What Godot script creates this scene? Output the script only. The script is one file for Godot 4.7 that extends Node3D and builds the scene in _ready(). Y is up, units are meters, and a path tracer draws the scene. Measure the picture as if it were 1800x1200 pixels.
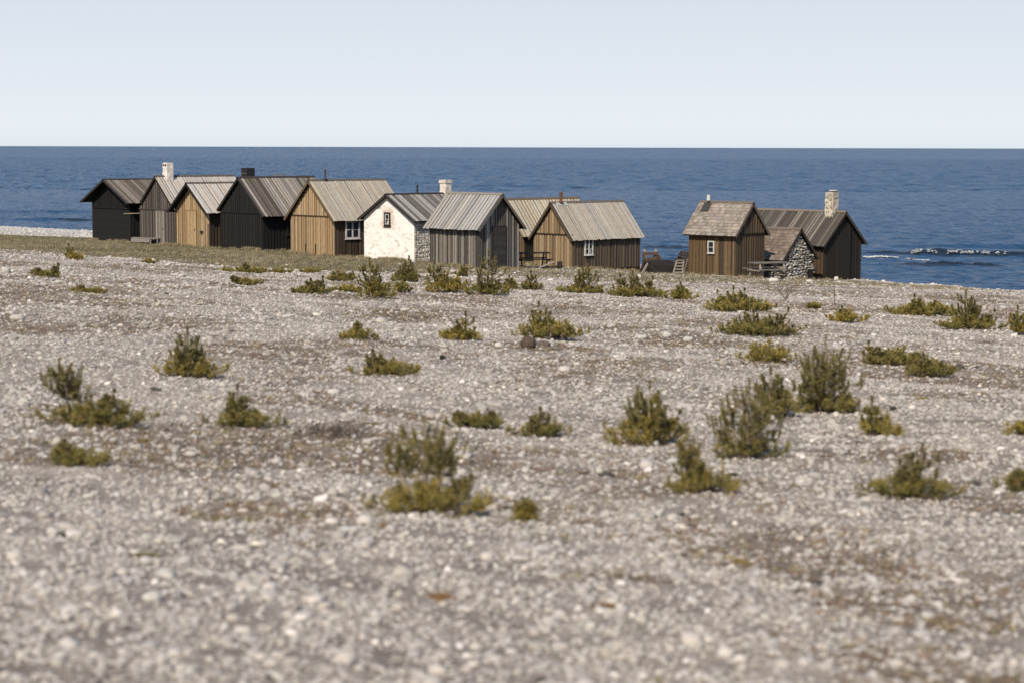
extends Node3D
# A row of old fishing huts on a shingle ridge by the sea, with young pines in front. Units are metres, y up, the eye looks along -z.

const EYE := 8.6
var rng := RandomNumberGenerator.new()
var fine := FastNoiseLite.new()
var broad := FastNoiseLite.new()
var crest := PackedVector2Array([Vector2(-150, 215), Vector2(-60, 165), Vector2(-38, 154), Vector2(-20, 147), Vector2(0, 136), Vector2(11, 129), Vector2(17.5, 122.5), Vector2(20.6, 114), Vector2(22.4, 101), Vector2(23.7, 94), Vector2(30, 76), Vector2(60, 30), Vector2(120, -20)])
var shore := PackedVector2Array([Vector2(-150, 270), Vector2(-60, 217), Vector2(-38, 198), Vector2(-20, 178), Vector2(0, 158), Vector2(11, 146), Vector2(17.5, 138), Vector2(20.6, 130), Vector2(22.4, 121), Vector2(23.7, 114), Vector2(30, 98), Vector2(60, 52), Vector2(120, 0)])
var H := {}
var extra: Array[Vector3] = []
var fit_points: Array[Vector3] = []
var wood: StandardMaterial3D
var stone_mat: StandardMaterial3D
var plaster_mat: StandardMaterial3D
var metal: StandardMaterial3D
var glass: StandardMaterial3D
var white_paint: StandardMaterial3D
var needle_mat: StandardMaterial3D
var grass_mat: StandardMaterial3D
var bark: StandardMaterial3D
var taken := {}


# ---------------------------------------------------------------- mesh helper
class MB:
	var v := PackedVector3Array()
	var n := PackedVector3Array()
	var u := PackedVector2Array()
	var c := PackedColorArray()
	var col := Color(1, 1, 1)
	var off := Vector2.ZERO

	func tri(a: Vector3, b: Vector3, d: Vector3, ua := Vector2.ZERO, ub := Vector2.ZERO, ud := Vector2.ZERO) -> void:
		var nn := (b - a).cross(d - a).normalized()
		v.append_array(PackedVector3Array([a, d, b]))
		n.append_array(PackedVector3Array([nn, nn, nn]))
		u.append_array(PackedVector2Array([ua + off, ud + off, ub + off]))
		c.append_array(PackedColorArray([col, col, col]))

	func tri_n(a: Vector3, b: Vector3, d: Vector3, na: Vector3, nb: Vector3, nd: Vector3, ca: Color, cb: Color, cd: Color) -> void:
		v.append_array(PackedVector3Array([a, d, b]))
		n.append_array(PackedVector3Array([na, nd, nb]))
		u.append_array(PackedVector2Array([Vector2(a.x, a.z), Vector2(d.x, d.z), Vector2(b.x, b.z)]))
		c.append_array(PackedColorArray([ca, cd, cb]))

	# corners counter-clockwise seen from outside; the grain runs from a to d
	func quad(a: Vector3, b: Vector3, e: Vector3, d: Vector3) -> void:
		var w := (b - a).length()
		var h := (d - a).length()
		tri(a, b, e, Vector2(0, 0), Vector2(w, 0), Vector2(w, h))
		tri(a, e, d, Vector2(0, 0), Vector2(w, h), Vector2(0, h))

	# a box whose local y is the grain
	func box(t: Transform3D, s: Vector3) -> void:
		var h := s * 0.5
		var p: Array[Vector3] = []
		for k in 8:
			p.append(t * Vector3(h.x if k & 1 else -h.x, h.y if k & 2 else -h.y, h.z if k & 4 else -h.z))
		quad(p[4], p[5], p[7], p[6])
		quad(p[1], p[0], p[2], p[3])
		quad(p[5], p[1], p[3], p[7])
		quad(p[0], p[4], p[6], p[2])
		quad(p[6], p[7], p[3], p[2])
		quad(p[0], p[1], p[5], p[4])

	# a polygon (counter-clockwise, x and y) pushed out from z0 to z1
	func prism(poly: PackedVector2Array, z0: float, z1: float, t := Transform3D()) -> void:
		var m := poly.size()
		for i in m:
			var a := poly[i]
			var b := poly[(i + 1) % m]
			quad(t * Vector3(a.x, a.y, z1), t * Vector3(a.x, a.y, z0), t * Vector3(b.x, b.y, z0), t * Vector3(b.x, b.y, z1))
		for i in range(1, m - 1):
			var a := poly[0]
			var b := poly[i]
			var d := poly[i + 1]
			tri(t * Vector3(a.x, a.y, z1), t * Vector3(b.x, b.y, z1), t * Vector3(d.x, d.y, z1), a, b, d)
			tri(t * Vector3(a.x, a.y, z0), t * Vector3(d.x, d.y, z0), t * Vector3(b.x, b.y, z0), a, d, b)

	func tube(p0: Vector3, p1: Vector3, r0: float, r1: float, k := 8) -> void:
		var y := (p1 - p0).normalized()
		var x := y.cross(Vector3(0.3, 0.1, 0.9)).normalized()
		var z := x.cross(y)
		for i in k:
			var a := TAU * i / k
			var b := TAU * (i + 1) / k
			var da := x * cos(a) + z * sin(a)
			var db := x * cos(b) + z * sin(b)
			quad(p0 + db * r0, p0 + da * r0, p1 + da * r1, p1 + db * r1)
			tri(p1, p1 + db * r1, p1 + da * r1)
			tri(p0, p0 + da * r0, p0 + db * r0)

	# a lumpy stone; rough > 0 makes it knobbly
	func stone(t: Transform3D, s: Vector3, seed_at: float, fn: FastNoiseLite, rough := 0.25, rings := 4, segs := 7, flat := false) -> void:
		var grid: Array[Vector3] = []
		for i in rings + 1:
			for j in segs:
				var th := PI * i / rings
				var ph := TAU * (j + 0.5 * (i % 2)) / segs
				var d := Vector3(sin(th) * cos(ph), cos(th), sin(th) * sin(ph))
				var k := 1.0 + rough * fn.get_noise_3d(d.x * 60.0 + seed_at * 37.0, d.y * 60.0, d.z * 60.0 + seed_at * 11.0) * 2.0
				grid.append(d * k)
		for i in rings:
			for j in segs:
				var j2 := (j + 1) % segs
				var a := grid[i * segs + j]
				var b := grid[i * segs + j2]
				var d := grid[(i + 1) * segs + j]
				var e := grid[(i + 1) * segs + j2]
				if flat:
					tri(t * (a * s), t * (b * s), t * (d * s))
					tri(t * (b * s), t * (e * s), t * (d * s))
				else:
					var q := Vector3(1, 1, 1) / s
					var tb := t.basis
					tri_n(t * (a * s), t * (b * s), t * (d * s), (tb * (a * q)).normalized(), (tb * (b * q)).normalized(), (tb * (d * q)).normalized(), col, col, col)
					tri_n(t * (b * s), t * (e * s), t * (d * s), (tb * (b * q)).normalized(), (tb * (e * q)).normalized(), (tb * (d * q)).normalized(), col, col, col)

	func mesh(normals := true) -> ArrayMesh:
		var a := []
		a.resize(Mesh.ARRAY_MAX)
		a[Mesh.ARRAY_VERTEX] = v
		if normals:
			a[Mesh.ARRAY_NORMAL] = n
		if u.size() == v.size():
			a[Mesh.ARRAY_TEX_UV] = u
		a[Mesh.ARRAY_COLOR] = c
		var m := ArrayMesh.new()
		m.add_surface_from_arrays(Mesh.PRIMITIVE_TRIANGLES, a)
		return m


# ---------------------------------------------------------------- scene helpers
func numbered(called: String) -> String:
	var k: int = taken.get(called, 0)
	taken[called] = k + 1
	return called if k == 0 else "%s_%03d" % [called, k]


func put(called: String, mesh: Mesh, m: Material, parent: Node = self) -> MeshInstance3D:
	var o := MeshInstance3D.new()
	o.mesh = mesh
	o.material_override = m
	o.name = called if parent != self else numbered(called)
	if parent != self:
		var k := 0
		if parent.has_meta("_n_" + called):
			k = parent.get_meta("_n_" + called)
			o.name = "%s_%03d" % [called, k]
		parent.set_meta("_n_" + called, k + 1)
	parent.add_child(o, true)
	return o


func tag(o: Node, label: String, category: String, group := "", kind := "") -> void:
	o.set_meta("label", label)
	o.set_meta("category", category)
	if group:
		o.set_meta("group", group)
	if kind:
		o.set_meta("kind", kind)


func thing(called: String, at: Vector3, turn: float, label: String, category: String, group := "") -> Node3D:
	var o := Node3D.new()
	o.name = numbered(called)
	add_child(o, true)
	o.position = at
	o.rotation.y = turn
	tag(o, label, category, group)
	return o


func vary(c: Color, amount := 0.25) -> Color:
	var k := 1.0 + rng.randf_range(-amount, amount)
	var w := rng.randf_range(-0.04, 0.04)
	return Color(c.r * k * (1 + w), c.g * k, c.b * k * (1 - w * 1.5))


func mix3(a: Color, b: Color, t: float) -> Color:
	return a.lerp(b, clampf(t, 0.0, 1.0))


# ---------------------------------------------------------------- terrain
func along(t: PackedVector2Array, x: float) -> float:
	var last := t.size() - 1
	if x <= t[0].x:
		return t[0].y
	for i in last:
		if x < t[i + 1].x:
			return lerpf(t[i].y, t[i + 1].y, (x - t[i].x) / (t[i + 1].x - t[i].x))
	return t[last].y


func smooth_along(t: PackedVector2Array, x: float) -> float:
	return (along(t, x - 3.0) + along(t, x) + along(t, x + 3.0)) / 3.0


func base_height(x: float, d: float) -> float:
	var p := EYE - 1.75 - 0.0455 * d - (0.039 * x - 0.011 * (sqrt(x * x + 9.0) - 3.0))
	var b := 0.035 * sin(0.31 * x + 0.23 * d + 1.0) + 0.025 * sin(0.83 * x - 0.47 * d) + 0.018 * sin(1.7 * x + 1.1 * d + 2.0) + 0.05 * sin(0.11 * x - 0.09 * d + 0.5)
	return p + b * clampf((d + 4.0) / 15.0, 0.0, 1.0)


func land(x: float, d: float) -> float:
	var h := base_height(x, d)
	if d > 60.0 and absf(x) < 75.0:
		var sw := 0.0
		var sv := 0.0
		var near := 1e9
		for p in fit_points:
			var r := (p.x - x) * (p.x - x) + (p.y - d) * (p.y - d)
			var w := 1.0 / pow(r + 2.0, 1.5)
			sw += w
			sv += w * p.z
			near = minf(near, r)
		h += sv / sw * smoothstep(0.0, 1.0, (30.0 - sqrt(near)) / 20.0)
	return h


var row_x := PackedFloat32Array()
var row_crest := PackedFloat32Array()
var row_shore := PackedFloat32Array()

func ground_at(x: float, z: float) -> float:
	var d := -z
	var i := clampi(int((x + 160.0) * 2.0), 0, row_crest.size() - 1)
	var c := row_crest[i]
	var s := row_shore[i]
	if d <= c:
		return land(x, d)
	var t := (d - c) / (s - c)
	if t < 1.0:
		return maxf(land(x, c), 0.4) * (1.0 - (0.6 * t + 0.4 * t * t))
	return maxf(-0.09 * (d - s), -4.0)


func grown(x: float, z: float) -> Vector3:
	# how much dry turf, brown lichen and bare pale shingle lie here (0 to 1 each)
	var d := -z
	var edge := 91.0 + 2.5 * broad.get_noise_2d(x * 9.0, z * 9.0) * 2.0
	var i := clampi(int((x + 160.0) * 2.0), 0, row_crest.size() - 1)
	var turf := smoothstep(edge - 1.0, edge + 3.0, d) * (1.0 - smoothstep(row_crest[i] - 9.0, row_crest[i] + 0.0, d + 3.0 * fine.get_noise_2d(x * 4.0, z * 4.0)))
	turf *= lerpf(1.0, 0.45, smoothstep(-9.0, 1.0, x))
	var n := 0.9 * broad.get_noise_2d(x * 9.0 + 40.0, z * 6.0) + 0.8 * fine.get_noise_2d(x * 5.0, z * 4.0) + 0.35 * fine.get_noise_2d(x * 21.0, z * 21.0)
	var brown := smoothstep(-0.04, 0.46, n) * 0.82
	for k in patches:
		var q := Vector2((x - k.x) / k.z, (d - k.y) / (k.z * k.w))
		brown = maxf(brown, 1.0 * (1.0 - smoothstep(0.3, 1.0, q.length() + 0.5 * fine.get_noise_2d(x * 6.0, z * 6.0))))
	var pale := smoothstep(row_crest[i] - 1.5, row_crest[i] + 1.5, d)
	pale = maxf(pale, 0.8 * (1.0 - smoothstep(0.0, 2.6, absf(d - edge + 3.0))) * smoothstep(4.0, -8.0, x))
	# limestone rubble thrown along the huts' feet at the right
	pale = maxf(pale, smoothstep(7.0, 10.0, x) * (1.0 - smoothstep(0.5, 1.3, absf(d - lerpf(112.0, 103.5, clampf((x - 7.0) / 12.0, 0.0, 1.0))))) * 0.9)
	return Vector3(clampf(turf, 0, 1), clampf(brown, 0, 1) * (1.0 - turf), clampf(pale, 0, 1))


var patches: Array[Vector4] = []


func texture(im: Image) -> ImageTexture:
	im.generate_mipmaps()
	return ImageTexture.create_from_image(im)


func noise_image(size: int, freq: float, seed_at: int, kind := FastNoiseLite.TYPE_SIMPLEX_SMOOTH, octaves := 4) -> Image:
	var f := FastNoiseLite.new()
	f.seed = seed_at
	f.noise_type = kind
	f.frequency = freq
	f.fractal_octaves = octaves
	if kind == FastNoiseLite.TYPE_CELLULAR:
		f.cellular_return_type = FastNoiseLite.RETURN_DISTANCE2_SUB
	return f.get_seamless_image(size, size, false, false, 0.12)


func make_materials() -> void:
	# wood: long streaks along v, with a few knots
	var im := Image.create(128, 512, false, Image.FORMAT_RGB8)
	var f := FastNoiseLite.new()
	f.seed = 5
	f.frequency = 0.09
	for y in 512:
		for x in 128:
			var k := 0.5 + 0.5 * f.get_noise_2d(x * 2.2, y * 0.09) + 0.28 * f.get_noise_2d(x * 9.0, y * 0.35 + 300.0)
			k += 0.25 * minf(0.0, f.get_noise_2d(x * 1.2 + 500.0, y * 0.55) + 0.42) * 2.0
			k = clampf(0.62 + 0.42 * k, 0.35, 1.0)
			im.set_pixel(x, y, Color(k, k * 0.99, k * 0.975))
	var nm: Image = im.duplicate()
	nm.bump_map_to_normal_map(2.0)
	wood = StandardMaterial3D.new()
	wood.vertex_color_use_as_albedo = true
	wood.albedo_texture = texture(im)
	wood.normal_enabled = true
	wood.normal_texture = texture(nm)
	wood.normal_scale = 0.6
	wood.uv1_scale = Vector3(1.6, 0.45, 1)
	wood.roughness = 0.86
	wood.metallic_specular = 0.3

	var lump := noise_image(256, 0.03, 11)
	stone_mat = StandardMaterial3D.new()
	stone_mat.vertex_color_use_as_albedo = true
	var sp := Image.create(256, 256, false, Image.FORMAT_RGB8)
	for y in 256:
		for x in 256:
			var k := clampf(0.72 + 0.5 * (lump.get_pixel(x, y).r - 0.3), 0.4, 1.0)
			sp.set_pixel(x, y, Color(k, k, k * 0.98))
	var sn: Image = lump.duplicate()
	sn.convert(Image.FORMAT_RGB8)
	sn.bump_map_to_normal_map(3.0)
	stone_mat.albedo_texture = texture(sp)
	stone_mat.normal_enabled = true
	stone_mat.normal_texture = texture(sn)
	stone_mat.uv1_triplanar = true
	stone_mat.uv1_scale = Vector3(2.2, 2.2, 2.2)
	stone_mat.roughness = 0.9
	stone_mat.metallic_specular = 0.3

	var pp := Image.create(256, 256, false, Image.FORMAT_RGB8)
	for y in 256:
		for x in 256:
			var k := clampf(0.93 + 0.22 * (lump.get_pixel(x, y).r - 0.45), 0.75, 1.0)
			pp.set_pixel(x, y, Color(k, k * 0.995, k * 0.985))
	plaster_mat = stone_mat.duplicate()
	plaster_mat.albedo_texture = texture(pp)
	plaster_mat.normal_scale = 0.35
	plaster_mat.uv1_scale = Vector3(0.8, 0.8, 0.8)

	metal = StandardMaterial3D.new()
	metal.vertex_color_use_as_albedo = true
	metal.albedo_texture = stone_mat.albedo_texture
	metal.uv1_triplanar = true
	metal.uv1_scale = Vector3(3, 3, 3)
	metal.roughness = 0.75

	glass = StandardMaterial3D.new()
	glass.albedo_color = Color(0.12, 0.14, 0.17)
	glass.roughness = 0.08
	white_paint = StandardMaterial3D.new()
	white_paint.albedo_color = Color(0.87, 0.87, 0.86)
	white_paint.roughness = 0.6

	needle_mat = StandardMaterial3D.new()
	needle_mat.vertex_color_use_as_albedo = true
	needle_mat.roughness = 0.6
	needle_mat.metallic_specular = 0.3
	needle_mat.backlight_enabled = true
	needle_mat.backlight = Color(0.6, 0.6, 0.6)
	grass_mat = needle_mat.duplicate()
	grass_mat.roughness = 0.8
	bark = StandardMaterial3D.new()
	bark.vertex_color_use_as_albedo = true
	bark.roughness = 0.9


func build_ground() -> void:
	var xs := PackedFloat32Array()
	var zs := PackedFloat32Array()
	var x := 0.0
	while x < 150.0:
		xs.append(x)
		x += 0.14 + 0.022 * x
	var all := PackedFloat32Array()
	for i in range(xs.size() - 1, 0, -1):
		all.append(-xs[i])
	all.append_array(xs)
	var d := -12.0
	while d < 265.0:
		zs.append(-d)
		d += 0.14 + 0.0055 * maxf(d, 0.0) + (0.5 if d > 160.0 else 0.0)
	var w := all.size()
	var hgt := zs.size()
	var v := PackedVector3Array()
	var c := PackedColorArray()
	var u := PackedVector2Array()
	var idx := PackedInt32Array()
	v.resize(w * hgt)
	c.resize(w * hgt)
	u.resize(w * hgt)
	var grey := Color(0.4, 0.35, 0.305)
	var brown := Color(0.27, 0.22, 0.178)
	var turf := Color(0.25, 0.208, 0.14)
	var pale := Color(0.46, 0.425, 0.38)
	for j in hgt:
		for i in w:
			var px := all[i]
			var pz := zs[j]
			var y := ground_at(px, pz) + 0.012 * fine.get_noise_2d(px * 26.0, pz * 26.0)
			var g := grown(px, pz)
			var k := 1.0 + 0.42 * fine.get_noise_2d(px * 30.0, pz * 30.0) + 0.3 * fine.get_noise_2d(px * 9.0, pz * 9.0 + 50.0) + 0.14 * broad.get_noise_2d(px * 14.0 + 90.0, pz * 14.0)
			var col := mix3(grey * k, brown * k, g.y)
			col = mix3(col, pale * k, g.z)
			var t2 := mix3(turf, Color(0.215, 0.188, 0.118), 0.5 + 1.2 * fine.get_noise_2d(px * 2.0, pz * 2.0))
			col = mix3(col, t2 * k, g.x * (1.0 - 0.75 * g.z))
			v[j * w + i] = Vector3(px, y, pz)
			c[j * w + i] = Color(col.r, col.g, col.b)
			u[j * w + i] = Vector2(px, pz)
	for j in hgt - 1:
		for i in w - 1:
			var a := j * w + i
			idx.append_array(PackedInt32Array([a, a + w, a + 1, a + 1, a + w, a + w + 1]))
	var st := SurfaceTool.new()
	var arr := []
	arr.resize(Mesh.ARRAY_MAX)
	arr[Mesh.ARRAY_VERTEX] = v
	arr[Mesh.ARRAY_COLOR] = c
	arr[Mesh.ARRAY_TEX_UV] = u
	arr[Mesh.ARRAY_INDEX] = idx
	st.create_from_arrays(arr)
	st.generate_normals(false)
	# gravel print: cells of small stones in light and dark
	var cells := noise_image(1024, 0.055, 21, FastNoiseLite.TYPE_CELLULAR, 1)
	var tone := noise_image(1024, 0.06, 22, FastNoiseLite.TYPE_SIMPLEX_SMOOTH, 3)
	var f := FastNoiseLite.new()
	f.noise_type = FastNoiseLite.TYPE_CELLULAR
	f.cellular_return_type = FastNoiseLite.RETURN_CELL_VALUE
	f.frequency = 0.055
	f.seed = 21
	var cell := f.get_seamless_image(1024, 1024, false, false, 0.12)
	var im := Image.create(1024, 1024, false, Image.FORMAT_RGB8)
	var hm := Image.create(1024, 1024, false, Image.FORMAT_RGB8)
	for y in 1024:
		for xx in 1024:
			var e := cells.get_pixel(xx, y).r
			var val := cell.get_pixel(xx, y).r
			var k := clampf(0.55 + 0.5 * (val - 0.5) + 0.35 * (tone.get_pixel(xx, y).r - 0.5), 0.2, 1.0) * (0.7 + 0.3 * smoothstep(0.0, 0.35, e)) + 0.2
			k = clampf(0.35 + 0.65 * k, 0.4, 1.0)
			im.set_pixel(xx, y, Color(k, k * 0.99, k * 0.975))
			var hh := smoothstep(0.0, 0.6, e)
			hm.set_pixel(xx, y, Color(hh, hh, hh))
	hm.bump_map_to_normal_map(3.0)
	var m := StandardMaterial3D.new()
	m.vertex_color_use_as_albedo = true
	m.albedo_texture = texture(im)
	m.normal_enabled = true
	m.normal_texture = texture(hm)
	m.normal_scale = 1.0
	m.uv1_scale = Vector3(0.43, 0.43, 1)
	m.roughness = 0.95
	m.metallic_specular = 0.2
	var o := put("ground", st.commit(), m)
	tag(o, "grey limestone shingle slope with brown lichen and dry turf near the huts", "ground", "", "structure")


# ---------------------------------------------------------------- loose shingle
func pebble_mesh(k: int) -> ArrayMesh:
	var b := MB.new()
	b.col = Color(1, 1, 1)
	b.stone(Transform3D(), Vector3(1, 1, 1), 3.0 + k, fine, 0.3, 4, 6)
	return b.mesh()


func scatter(called: String, label: String, category: String, meshes: Array, m: Material, rows: Array, colors: Array) -> void:
	for k in meshes.size():
		var mm := MultiMesh.new()
		mm.transform_format = MultiMesh.TRANSFORM_3D
		mm.use_colors = true
		mm.mesh = meshes[k]
		mm.instance_count = rows[k].size()
		for i in rows[k].size():
			mm.set_instance_transform(i, rows[k][i])
			mm.set_instance_color(i, colors[k][i])
		var o := MultiMeshInstance3D.new()
		o.multimesh = mm
		o.material_override = m
		o.name = numbered(called)
		add_child(o, true)
		tag(o, label, category, "", "stuff")


func build_shingle() -> void:
	var meshes := [pebble_mesh(0), pebble_mesh(1), pebble_mesh(2)]
	var rows := [[], [], []]
	var cols := [[], [], []]
	# from, to, stones per square metre, usual radius
	var bands := [[5.0, 9.0, 1250.0, 0.0093], [9.0, 13.0, 880.0, 0.0098], [13.0, 20.0, 540.0, 0.0104], [20.0, 32.0, 320.0, 0.0113], [32.0, 50.0, 175.0, 0.0133], [50.0, 75.0, 84.0, 0.0165], [75.0, 116.0, 40.0, 0.021]]
	for b in bands:
		var mid: float = (b[0] + b[1]) * 0.5
		var count := int((b[1] - b[0]) * 2.0 * (0.3 * mid + 3.2) * b[2])
		for i in count:
			var d := rng.randf_range(b[0], b[1])
			var x := rng.randf_range(-1.0, 1.0) * (0.3 * d + 3.2)
			var g := grown(x, -d)
			if rng.randf() < 0.95 * g.x * (1.0 - g.z) + 0.62 * g.y:
				continue
			var i2 := clampi(int((x + 160.0) * 2.0), 0, row_crest.size() - 1)
			if d > row_crest[i2] + 3.0:
				continue
			if fine.get_noise_2d(x * 30.0, -d * 30.0) < -0.14 and rng.randf() < 0.6:
				continue
			var r: float = b[3] * exp(rng.randfn(0.0, 0.5))
			if rng.randf() < 0.015:
				r *= 1.9
			var t := Transform3D(Basis.from_euler(Vector3(rng.randfn(0, 0.25), rng.randf() * TAU, rng.randfn(0, 0.25))).scaled_local(Vector3(r * rng.randf_range(0.8, 1.5), r * rng.randf_range(0.4, 0.8), r)), Vector3(x, ground_at(x, -d) + r * 0.16, -d))
			var tone := clampf(0.335 + rng.randfn(0.0, 0.058), 0.14, 0.56)
			if rng.randf() < 0.02:
				tone = rng.randf_range(0.48, 0.66)
			tone = lerpf(tone, tone * 1.35 + 0.05, g.z)
			var warm := rng.randf_range(0.0, 1.0)
			var k := rng.randi() % 3
			rows[k].append(t)
			cols[k].append(Color(tone * (1.02 + 0.04 * warm), tone * 0.955, tone * (0.905 - 0.06 * warm)))
	for i in 16000:
		var d := rng.randf_range(140.0, 206.0)
		var x := rng.randf_range(-0.3, -0.13) * d
		var i2 := clampi(int((x + 160.0) * 2.0), 0, row_crest.size() - 1)
		if d < row_crest[i2] - 1.0 or d > row_shore[i2] + 1.0:
			continue
		var r := 0.045 * exp(rng.randfn(0.0, 0.4))
		var k := rng.randi() % 3
		rows[k].append(Transform3D(Basis(Vector3.UP, rng.randf() * TAU).scaled_local(Vector3(r * 1.3, r * 0.7, r)), Vector3(x, ground_at(x, -d) + r * 0.2, -d)))
		var tone := rng.randf_range(0.3, 0.5)
		cols[k].append(Color(tone, tone * 0.97, tone * 0.93))
	scatter("shingle", "loose grey and white limestone pebbles covering the slope", "pebbles", meshes, stone_small(), rows, cols)


func stone_small() -> StandardMaterial3D:
	var m := StandardMaterial3D.new()
	m.vertex_color_use_as_albedo = true
	m.roughness = 0.9
	m.metallic_specular = 0.3
	return m


func tuft_mesh(k: int, blades: int) -> ArrayMesh:
	var b := MB.new()
	rng.seed = 900 + k
	for i in blades:
		var a := rng.randf() * TAU
		var p := Vector3(rng.randfn(0, 0.3), 0, rng.randfn(0, 0.3))
		var out := Vector3(cos(a), 0, sin(a))
		var side := Vector3(-sin(a), 0, cos(a)) * 0.09
		var tip := p + out * rng.randf_range(0.15, 0.7) + Vector3(0, rng.randf_range(0.5, 1.1), 0)
		b.col = Color(1, 1, 1) * rng.randf_range(0.7, 1.2)
		b.tri(p - side, p + side, tip)
	return b.mesh()


func build_turf() -> void:
	var meshes := [tuft_mesh(0, 14), tuft_mesh(1, 18)]
	rng.seed = 77
	var rows := [[], []]
	var cols := [[], []]
	for i in 60000:
		var d := rng.randf_range(86.0, 150.0)
		var x := rng.randf_range(-0.3 * d, 0.3 * d)
		var g := grown(x, -d)
		if rng.randf() > g.x * 0.9 or g.z > 0.75:
			continue
		var s := rng.randf_range(0.05, 0.13)
		var k := rng.randi() % 2
		rows[k].append(Transform3D(Basis(Vector3.UP, rng.randf() * TAU).scaled(Vector3(s * 1.6, s, s * 1.6)), Vector3(x, ground_at(x, -d) - 0.01, -d)))
		cols[k].append(vary(mix3(Color(0.3, 0.248, 0.16), Color(0.215, 0.188, 0.108), 0.5 + 1.4 * fine.get_noise_2d(x * 2.0, -d * 2.0)), 0.3))
	# longer grass at the huts' feet
	for called in H:
		var h: Dictionary = H[called]
		var t := Transform3D(Basis(Vector3.UP, h.phi), Vector3(h.x, h.y, h.z))
		for i in 420:
			var p: Vector3
			if rng.randf() < 0.5:
				p = Vector3(rng.randf_range(-0.5, 0.5) * h.w, 0, h.l * 0.5 + 0.08 + absf(rng.randfn(0, 0.22)))
			else:
				p = Vector3(h.s * (h.w * 0.5 + 0.08 + absf(rng.randfn(0, 0.22))), 0, rng.randf_range(-0.5, 0.5) * h.l)
			p = t * p
			if fine.get_noise_2d(p.x * 12.0, p.z * 12.0) < 0.02 or rng.randf() < smoothstep(-2.0, 9.0, p.x) * 0.75:
				continue
			var s := rng.randf_range(0.1, 0.24)
			var k := rng.randi() % 2
			rows[k].append(Transform3D(Basis(Vector3.UP, rng.randf() * TAU).scaled(Vector3(s, s, s)), Vector3(p.x, ground_at(p.x, p.z) - 0.01, p.z)))
			cols[k].append(vary(Color(0.33, 0.275, 0.17), 0.3))
	scatter("dry_grass", "short dry olive turf growing in front of the huts", "grass", meshes, grass_mat, rows, cols)
	# brown sprigs in the lichen patches
	rows = [[], []]
	cols = [[], []]
	for i in 120000:
		var d := 6.0 + 84.0 * pow(rng.randf(), 1.7)
		var x := rng.randf_range(-1.0, 1.0) * (0.3 * d + 2.6)
		var g := grown(x, -d)
		if rng.randf() > g.y * 0.85:
			continue
		var s := rng.randf_range(0.018, 0.04) * (1.0 + d * 0.014)
		var k := rng.randi() % 2
		rows[k].append(Transform3D(Basis(Vector3.UP, rng.randf() * TAU).scaled(Vector3(s * 1.5, s * 0.8, s * 1.5)), Vector3(x, ground_at(x, -d) - 0.004, -d)))
		var c := Color(0.24, 0.175, 0.125) if rng.randf() < 0.75 else Color(0.28, 0.24, 0.13)
		cols[k].append(vary(c, 0.35))
	for i in 18:
		var d := 7.0 + 26.0 * pow(rng.randf(), 1.6)
		var x := rng.randf_range(-0.27, 0.27) * d
		var c := [Color(0.3, 0.215, 0.055), Color(0.26, 0.15, 0.07), Color(0.2, 0.17, 0.06)][rng.randi() % 3] as Color
		for j in 40:
			var px := x + rng.randfn(0, 0.035)
			var pz := -d + rng.randfn(0, 0.03)
			var s := rng.randf_range(0.016, 0.03)
			rows[j % 2].append(Transform3D(Basis(Vector3.UP, rng.randf() * TAU).scaled(Vector3(s, s, s)), Vector3(px, ground_at(px, pz) + 0.002, pz)))
			cols[j % 2].append(vary(c, 0.3))
	scatter("heath_sprigs", "low brown lichen and dry heath sprigs in patches between the pebbles", "ground cover", meshes, grass_mat, rows, cols)


# ---------------------------------------------------------------- sea
var swells: Array = []

func sea_height(x: float, d: float) -> float:
	var q := (x * 0.68 + d * 0.73)   # out to sea
	var r := (x * 0.73 - d * 0.68)   # along the shore
	var h := 0.07 * broad.get_noise_2d(q * 22.0, r * 9.0) + 0.14 * fine.get_noise_2d(q * 7.5, r * 3.6) + 0.08 * fine.get_noise_2d(q * 17.0 + 70.0, r * 8.0)
	for s in swells:
		var along_x := clampf((x - s[0].x) / (s[1].x - s[0].x), 0.0, 1.0)
		var ends := sin(PI * along_x)
		if ends <= 0.0:
			continue
		var dd: float = d - lerpf(s[0].y, s[1].y, along_x) - 1.2 * fine.get_noise_2d(x * 1.6, s[0].y)
		h += s[2] * pow(ends, 0.6) * (exp(-dd * dd / (s[3] * s[3])) if dd > 0.0 else exp(-dd * dd / (s[3] * s[3] * 0.3)))
	return h


func long_waves(x: float, d: float) -> float:
	var q := (x * 0.4 + d * 0.92)
	var r := (x * 0.92 - d * 0.4)
	return 0.5 * broad.get_noise_2d(q * 4.0, r * 5.0) + 0.42 * fine.get_noise_2d(q * 1.5, r * 1.9) + 0.2 * fine.get_noise_2d(q * 4.0 + 30.0, r * 5.0)


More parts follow.
